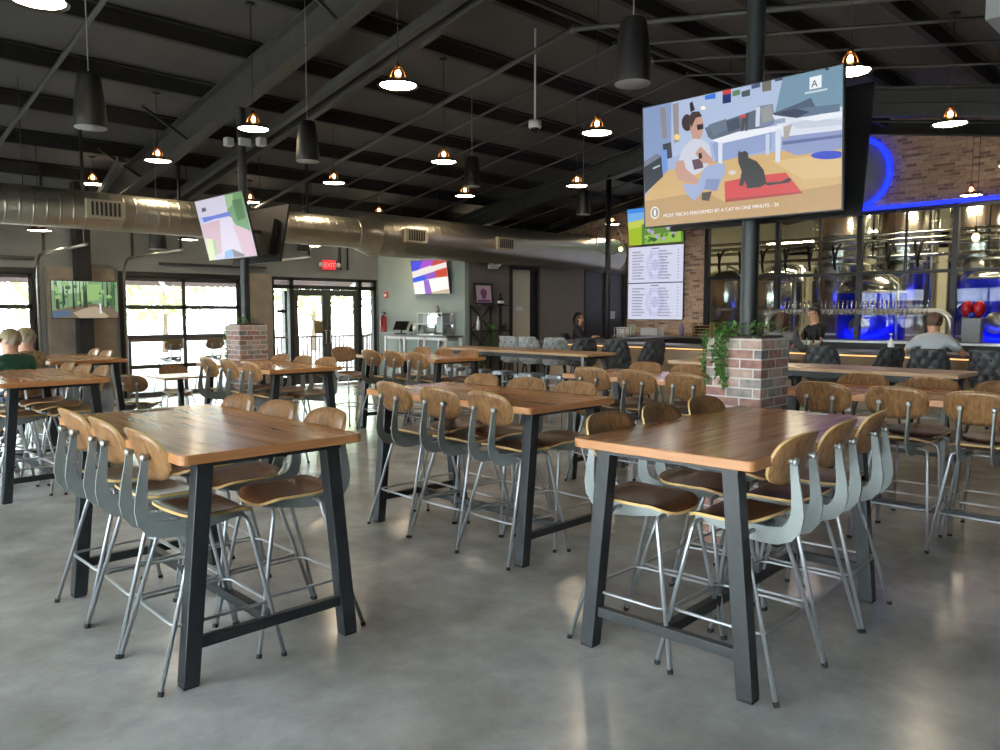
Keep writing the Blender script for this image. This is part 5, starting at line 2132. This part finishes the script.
def person(label, loc, yaw, seat, lean, shirt, trousers, hair, style, hands, sleeve=.55, head_turn=0.0):
    """Seated (seat height) or standing (seat None) figure; local +Y is forward; hands: two local targets."""
    t = thing('person', label, 'person', loc, R(yaw))
    hz = seat + .10 if seat else .96
    V, E = [], []

    def add(x, y, z, r, to=None):
        V.append((x, y, z, r))
        if to is not None:
            E.append((to, len(V) - 1))
        return len(V) - 1
    pel = add(0, 0, hz, (.12, .09))
    wai = add(0, lean * .22, hz + .17, (.108, .074), pel)
    che = add(0, lean * .55, hz + .36, (.125, .082), wai)
    upc = add(0, lean * .8, hz + .47, (.095, .06), che)
    nec = add(0, lean * .9 + .015, hz + .545, .052, upc)
    h1 = add(0, lean * .95 + .035, hz + .615, (.068, .078), nec)
    h2 = add(0, lean * .97 + .03, hz + .70, (.078, .094), h1)
    h3 = add(0, lean * .97 + .02, hz + .77, (.058, .072), h2)
    # nose, as a small branch of the head; ears are separate tiny branches
    ct, stn = math.cos(head_turn), math.sin(head_turn)
    hx, hy, hzc = V[h2][:3]
    add(hx - stn * .115, hy + ct * .115, hz + .655, .014, h1)
    for s in (-1, 1):
        add(hx + ct * s * .09, hy + stn * s * .09, hz + .67, .016, h1)
    arms = []
    for s, hand in zip((-1, 1), hands):
        sh = add(s * .175, lean * .75, hz + .455, .058, upc)
        S = Vector(V[sh][:3])
        H = Vector(hand)
        d = H - S
        L1, L2 = .29, .26
        dl = min(d.length, L1 + L2 - .01)
        dn = d.normalized()
        H = S + dn * dl
        a = (L1 * L1 - L2 * L2 + dl * dl) / (2 * dl)
        hh = math.sqrt(max(L1 * L1 - a * a, 0))
        pole = Vector((s * .7, -.4, -.8))
        pole = (pole - dn * pole.dot(dn)).normalized()
        El = S + dn * a + pole * hh
        el = add(*El, .042, sh)
        wr = add(*H, .028, el)
        fd = (H - El).normalized()
        pm = add(*(H + fd * .05), (.034, .02), wr)
        sd = fd.cross(Vector((0, 0, 1)))
        sd = sd.normalized() if sd.length > .1 else Vector((1, 0, 0))
        up = sd.cross(fd)
        for k, (o_, ln) in enumerate(((-.03, .065), (-.01, .078), (.01, .074), (.03, .058))):
            b0 = H + fd * .085 + sd * o_
            f0 = add(*b0, .0095, pm)
            f1 = add(*(b0 + fd * ln * .55 - up * .006), .0085, f0)
            add(*(b0 + fd * ln * .9 - up * .024), .0075, f1)
        th = add(*(H + fd * .035 - sd * s * .036), .0105, pm)
        add(*(H + fd * .075 - sd * s * .052 - up * .012), .009, th)
        arms.append((S, El, H))
    legs = []
    for s in (-1, 1):
        hp = add(s * .09, .02, hz - .03, .088, pel)
        if seat:
            kn = add(s * .13, .40, hz - .01, .062, hp)
            an = add(s * .13, .33, hz - .43, .04, kn)
            toe = add(s * .14, .50, hz - .50, (.04, .026), an)
        else:
            kn = add(s * .1, .03, .50, .062, hp)
            an = add(s * .1, -.01, .09, .042, kn)
            toe = add(s * .11, .15, .03, (.042, .026), an)
        legs.append((hp, kn, an, toe))
    skin_mesh('body', V, E, M['skin'], t)
    # eyes and mouth on the face side
    bm = nbm()
    F = Vector((-stn, ct, 0))
    Sd = Vector((ct, stn, 0))
    C0 = Vector((hx, hy, hz + .692))
    for s in (-1, 1):
        sphere(bm, C0 + F * .082 + Sd * s * .03, .011, su=8, sv=6)
    obj('eyes', bm, M['black_gloss'], t)
    bm = nbm()
    sphere(bm, Vector((hx, hy, hz + .628)) + F * .083, .02, su=8, sv=6, sc=(1, 1, .3))
    obj('mouth', bm, mat('lips', (170, 96, 90), .5), t)
    # shirt
    G = .016
    SV = [(0, .0, hz - .02, (.150, .122)), (*V[wai][:3], (.144, .112)), (*V[che][:3], (.162, .122)), (*V[upc][:3], (.126, .092)), (0, lean * .88 + .01, hz + .545, .068)]
    SE = [(0, 1), (1, 2), (2, 3), (3, 4)]
    for S, El, H in arms:
        k = len(SV)
        SV.append((*S, .076))
        SE.append((3, k))
        if sleeve <= .6:
            P = S.lerp(El, sleeve + .25)
            SV.append((*P, .066))
            SE.append((k, k + 1))
        else:
            SV.append((*El, .056))
            SV.append((*El.lerp(H, .9), .043))
            SE += [(k, k + 1), (k + 1, k + 2)]
    skin_mesh('shirt', SV, SE, shirt, t)
    TV_ = [(0, 0, hz, (.148, .118))]
    TE = []
    for hp, kn, an, toe in legs:
        k = len(TV_)
        TV_ += [(*V[hp][:3], .102), (*V[kn][:3], .077), (*Vector(V[kn][:3]).lerp(Vector(V[an][:3]), .9), .058)]
        TE += [(0, k), (k, k + 1), (k + 1, k + 2)]
    skin_mesh('trousers', TV_, TE, trousers, t)
    for hp, kn, an, toe in legs:
        a_, b_ = Vector(V[an][:3]), Vector(V[toe][:3])
        bm = nbm()
        tube(bm, [a_ + Vector((0, -.05, -.03)), a_ + Vector((0, 0, -.03)), a_.lerp(b_, .6) + Vector((0, 0, -.012)), b_, b_ + Vector((0, .04, 0))], [.03, .048, .045, .04, .02], 10)
        obj('shoe', bm, M['black'], t)
    # hair: a shell round the skull, open at the face
    bm = nbm()
    sv, su = 14, 24
    C1 = Vector((hx, hy, hz + .70))
    grid = []
    for i in range(sv + 1):
        row = []
        th_ = math.pi * (i / sv) * (.70 if style != 'long' else .86)
        for k in range(su):
            ph = 2 * math.pi * k / su
            d = Vector((math.sin(th_) * math.cos(ph), math.sin(th_) * math.sin(ph), math.cos(th_)))
            dl = d.x * Sd + d.y * F + Vector((0, 0, d.z))
            front = max(0, d.y)
            r = .105 + .012 * math.sin(7 * ph + 3 * th_)
            p = Vector((dl.x * r * .92, dl.y * r, dl.z * r * 1.05))
            if style == 'long' and th_ > 1.6:
                p += Vector((0, 0, -(th_ - 1.6) * .16)) - F * .02
            if front > .25 and th_ > .95:
                p *= .72
            row.append(bm.verts.new(C1 + p - F * .012))
        grid.append(row)
    for i in range(sv):
        for k in range(su):
            try:
                bm.faces.new((grid[i][k], grid[i + 1][k], grid[i + 1][(k + 1) % su], grid[i][(k + 1) % su])).smooth = True
            except ValueError:
                pass
    if style == 'bun':
        sphere(bm, C1 - F * .06 + Vector((0, 0, .125)), .052)
    bmesh.ops.remove_doubles(bm, verts=bm.verts, dist=.0005)
    obj('hair', bm, hair, t)
    if style == 'cap':
        bm = nbm()
        lathe(bm, [(0, .115), (.06, .10), (.098, .055), (.106, 0), (.1, -.005)], 20, C1 + Vector((0, 0, .01)))
        vs = [bm.verts.new(C1 + F * y + Sd * x + Vector((0, 0, z))) for x, y, z in ((-.07, .07, .012), (.07, .07, .012), (.06, .16, -.004), (0, .19, -.008), (-.06, .16, -.004))]
        bm.faces.new(vs)
        vs = [bm.verts.new(v.co + Vector((0, 0, .008))) for v in vs]
        bm.faces.new(vs)
        obj('cap', bm, mat('cap_tan', (150, 136, 104), .8), t)
    return t


BR = mat('hair_brown', (74, 50, 38), .6)
DK = mat('hair_dark', (28, 24, 24), .5)
GY = mat('hair_grey', (150, 138, 120), .7)
JN = mat('jeans', (60, 66, 84), .8)
person('person in a pale grey shirt leaning on the bar, seen from behind', (11.52, 3.27, 0), -78, .76, .12, mat('shirt_pale', (176, 184, 190), .8), JN,
       mat('hair_light_brown', (96, 74, 58), .6), 'short', [(-.36, .40, 1.12), (.36, .38, 1.12)], head_turn=.2)
person('person with long brown hair in a grey top at the bar behind the near pier', (11.52, 5.4, 0), -88, .76, .03, mat('shirt_grey', (104, 104, 108), .8), JN, BR, 'long',
       [(-.2, .42, 1.12), (.2, .42, 1.12)], sleeve=1, head_turn=.3)
person('person in black with dark tied-up hair standing behind the bar', (13.35, 5.62, 0), 58, None, .03, mat('shirt_black', (30, 32, 38), .8), JN, DK, 'bun', [(-.22, .36, 1.06), (.2, .34, 1.08)], head_turn=.5)
person('person with long dark hair in black seated at the far end of the bar', (13.72, 11.28, 0), 215, .76, .04, mat('shirt_dark', (34, 32, 36), .8), JN, DK, 'long', [(-.16, .40, 1.12), (.16, .40, 1.12)], sleeve=1)
person('person in a green shirt and pale cap beyond the table at the left edge', (2.29, 9.97, 0), 20, .58, .04, mat('shirt_green', (36, 84, 66), .8), JN, GY, 'cap', [(-.2, .38, .9), (.2, .38, .9)], head_turn=.5)
tan = noisy('shirt_tan', (112, 98, 66), (176, 162, 124), 22, .8)
person('person in a tan patterned shirt seated beyond the one in green', (2.6, 10.62, 0), 35, .58, .03, tan, JN, GY, 'cap', [(-.2, .38, .9), (.2, .38, .9)], head_turn=.4)

# ------------------------------------------------------------------ outside
PATIO = noisy('patio', (196, 190, 178), (210, 204, 192), 1.5, .8)
bm = nbm()
box(bm, (-60, YW + .25, -.22), (60, 70, -.06))
struct('ground_patio', bm, noisy('patio_deck', (116, 112, 106), (128, 124, 118), 1.5, .8))
bm = nbm()
box(bm, (-60, -40, -.22), (XR - .25, YW + .25, -.06))
box(bm, (XR - .25, -40, -.22), (60, YR - .25, -.06))
struct('ground_yard', bm, PATIO)
# porch roof over the patio with beams
bm = nbm()
prism(bm, [(YW + .25, 2.92), (20.6, 2.36), (20.6, 2.46), (YW + .25, 3.02)], lambda u, v, t: (t, u, v), -3, 16)
struct('porch_roof', bm, noisy('porch', (66, 40, 34), (84, 54, 44), 3, .8))
for x in (0.4, 3.2, 6.0, 8.8, 11.6, 14.4):
    bm = nbm()
    beam_box(bm, (x, YW + .26, 2.87), (x + 2.2, 20.55, 2.32), .09, .08)
    struct('porch_beam', bm, M['white_paint'])
for x in (0.4, 6.0, 11.6):
    bm = nbm()
    cbox(bm, (x, 20.4, 1.12), (.18, .18, 2.36))
    tag(obj('porch_post', bm, M['black_steel']), 'dark porch post outside %s' % {0.4: 'the glazed door at the left picture edge', 6.0: 'the wide glazed door', 11.6: 'the entrance'}[x], 'post')


def railing(x0, x1, y, label, z0=0, z1=0):
    t = thing('railing', label, 'railing', (x0, y, -.06))
    w = x1 - x0
    bm = nbm()
    beam_box(bm, (0, 0, 1.05 + z0), (w, 0, 1.05 + z1), .08, .05)
    beam_box(bm, (0, 0, .12 + z0), (w, 0, .12 + z1), .05, .05)
    obj('rail', bm, M['rail_wood'], t)
    n = int(w / .13)
    bm = nbm()
    for k in range(n + 1):
        x = w * k / n
        zz = z0 + (z1 - z0) * k / n
        box(bm, (x - .015, -.015, .1 + zz), (x + .015, .015, 1.05 + zz))
    obj('balusters', bm, M['black_steel'], t)
    for x, zz in ((.03, z0), (w - .03, z1)):
        bm = nbm()
        box(bm, (x - .04, -.04, 0), (x + .04, .04, 1.05 + zz))
        obj('post', bm, M['rail_wood'], t)


M['rail_wood'] = mat('rail_wood', (120, 96, 76), .7)
railing(9.7, 14.2, 19.2, 'wooden railing with thin black balusters outside the entrance')
railing(-1.0, 4.0, 21.6, 'wooden railing with thin black balusters outside the glazed door at the left picture edge')
railing(12.2, 16.0, 17.6, 'sloping wooden stair railing right outside the entrance', 0, .9)
t = thing('patio_table', 'tall dark patio table outside the wide glazed door', 'table', (7.7, 17.6, -.06))
bm = nbm()
box(bm, (-1.9, -.35, 1.1), (1.2, .35, 1.16))
obj('tabletop', bm, M['rail_wood'], t)
for x in (-1.6, .95):
    bm = nbm()
    box(bm, (x - .05, -.3, 0), (x + .05, .3, 1.1))
    obj('leg', bm, M['black_steel'], t)
dup(proto, (6.85, 17.02, -.06), 0, 'bar stool outside the wide glazed door, on the screen side', 'bar stools on the patio')
dup(proto, (7.75, 17.0, -.06), 0, 'bar stool outside the wide glazed door, on the pier side', 'bar stools on the patio')
rr = random.Random(21)


def shrub(label, x, y, r, h, seed, m_):
    t = thing('tree', label, 'tree', (x, y, -.06), group='trees beyond the patio')
    r2 = random.Random(seed)
    bm = nbm()
    tube(bm, [(0, 0, 0), (.05, .0, h * .3), (0, .05, h * .6)], [.14, .1, .05], 8)
    obj('trunk', bm, mat('bark', (92, 78, 64), .9), t)
    bm = nbm()
    for k in range(900):
        d = Vector((r2.gauss(0, 1), r2.gauss(0, 1), r2.gauss(0, 1))).normalized()
        q = r2.uniform(.6, 1)
        P = Vector((d.x * r * q, d.y * r * q, h * .62 + d.z * h * .4 * q))
        a = Vector((r2.uniform(-1, 1), r2.uniform(-1, 1), r2.uniform(-1, 1))).normalized()
        b_ = a.cross(d)
        b_ = b_.normalized() if b_.length > .01 else Vector((1, 0, 0))
        s = r2.uniform(.12, .24)
        bm.faces.new([bm.verts.new(P + v) for v in (a * s, b_ * s * .7, -a * s, -b_ * s * .7)])
    obj('foliage', bm, m_, t)


for i, (x, y, r, h) in enumerate(((-2, 30, 2.6, 5.5), (3.5, 33, 2.8, 5.0), (8.5, 31, 2.5, 5.6), (13.5, 34, 3, 5.2), (19, 31, 2.6, 5.6), (25, 34, 3, 6))):
    shrub('pale green tree beyond the patio, %s' % ['seen in the glazed door at the left edge', 'behind the screen panel side of the wide glazed door', 'in the middle of the wide glazed door', 'behind the pier side of the wide glazed door', 'behind the entrance', 'behind the entrance side glass'][i], x, y, r, h, 30 + i, M['leaf_pale'])
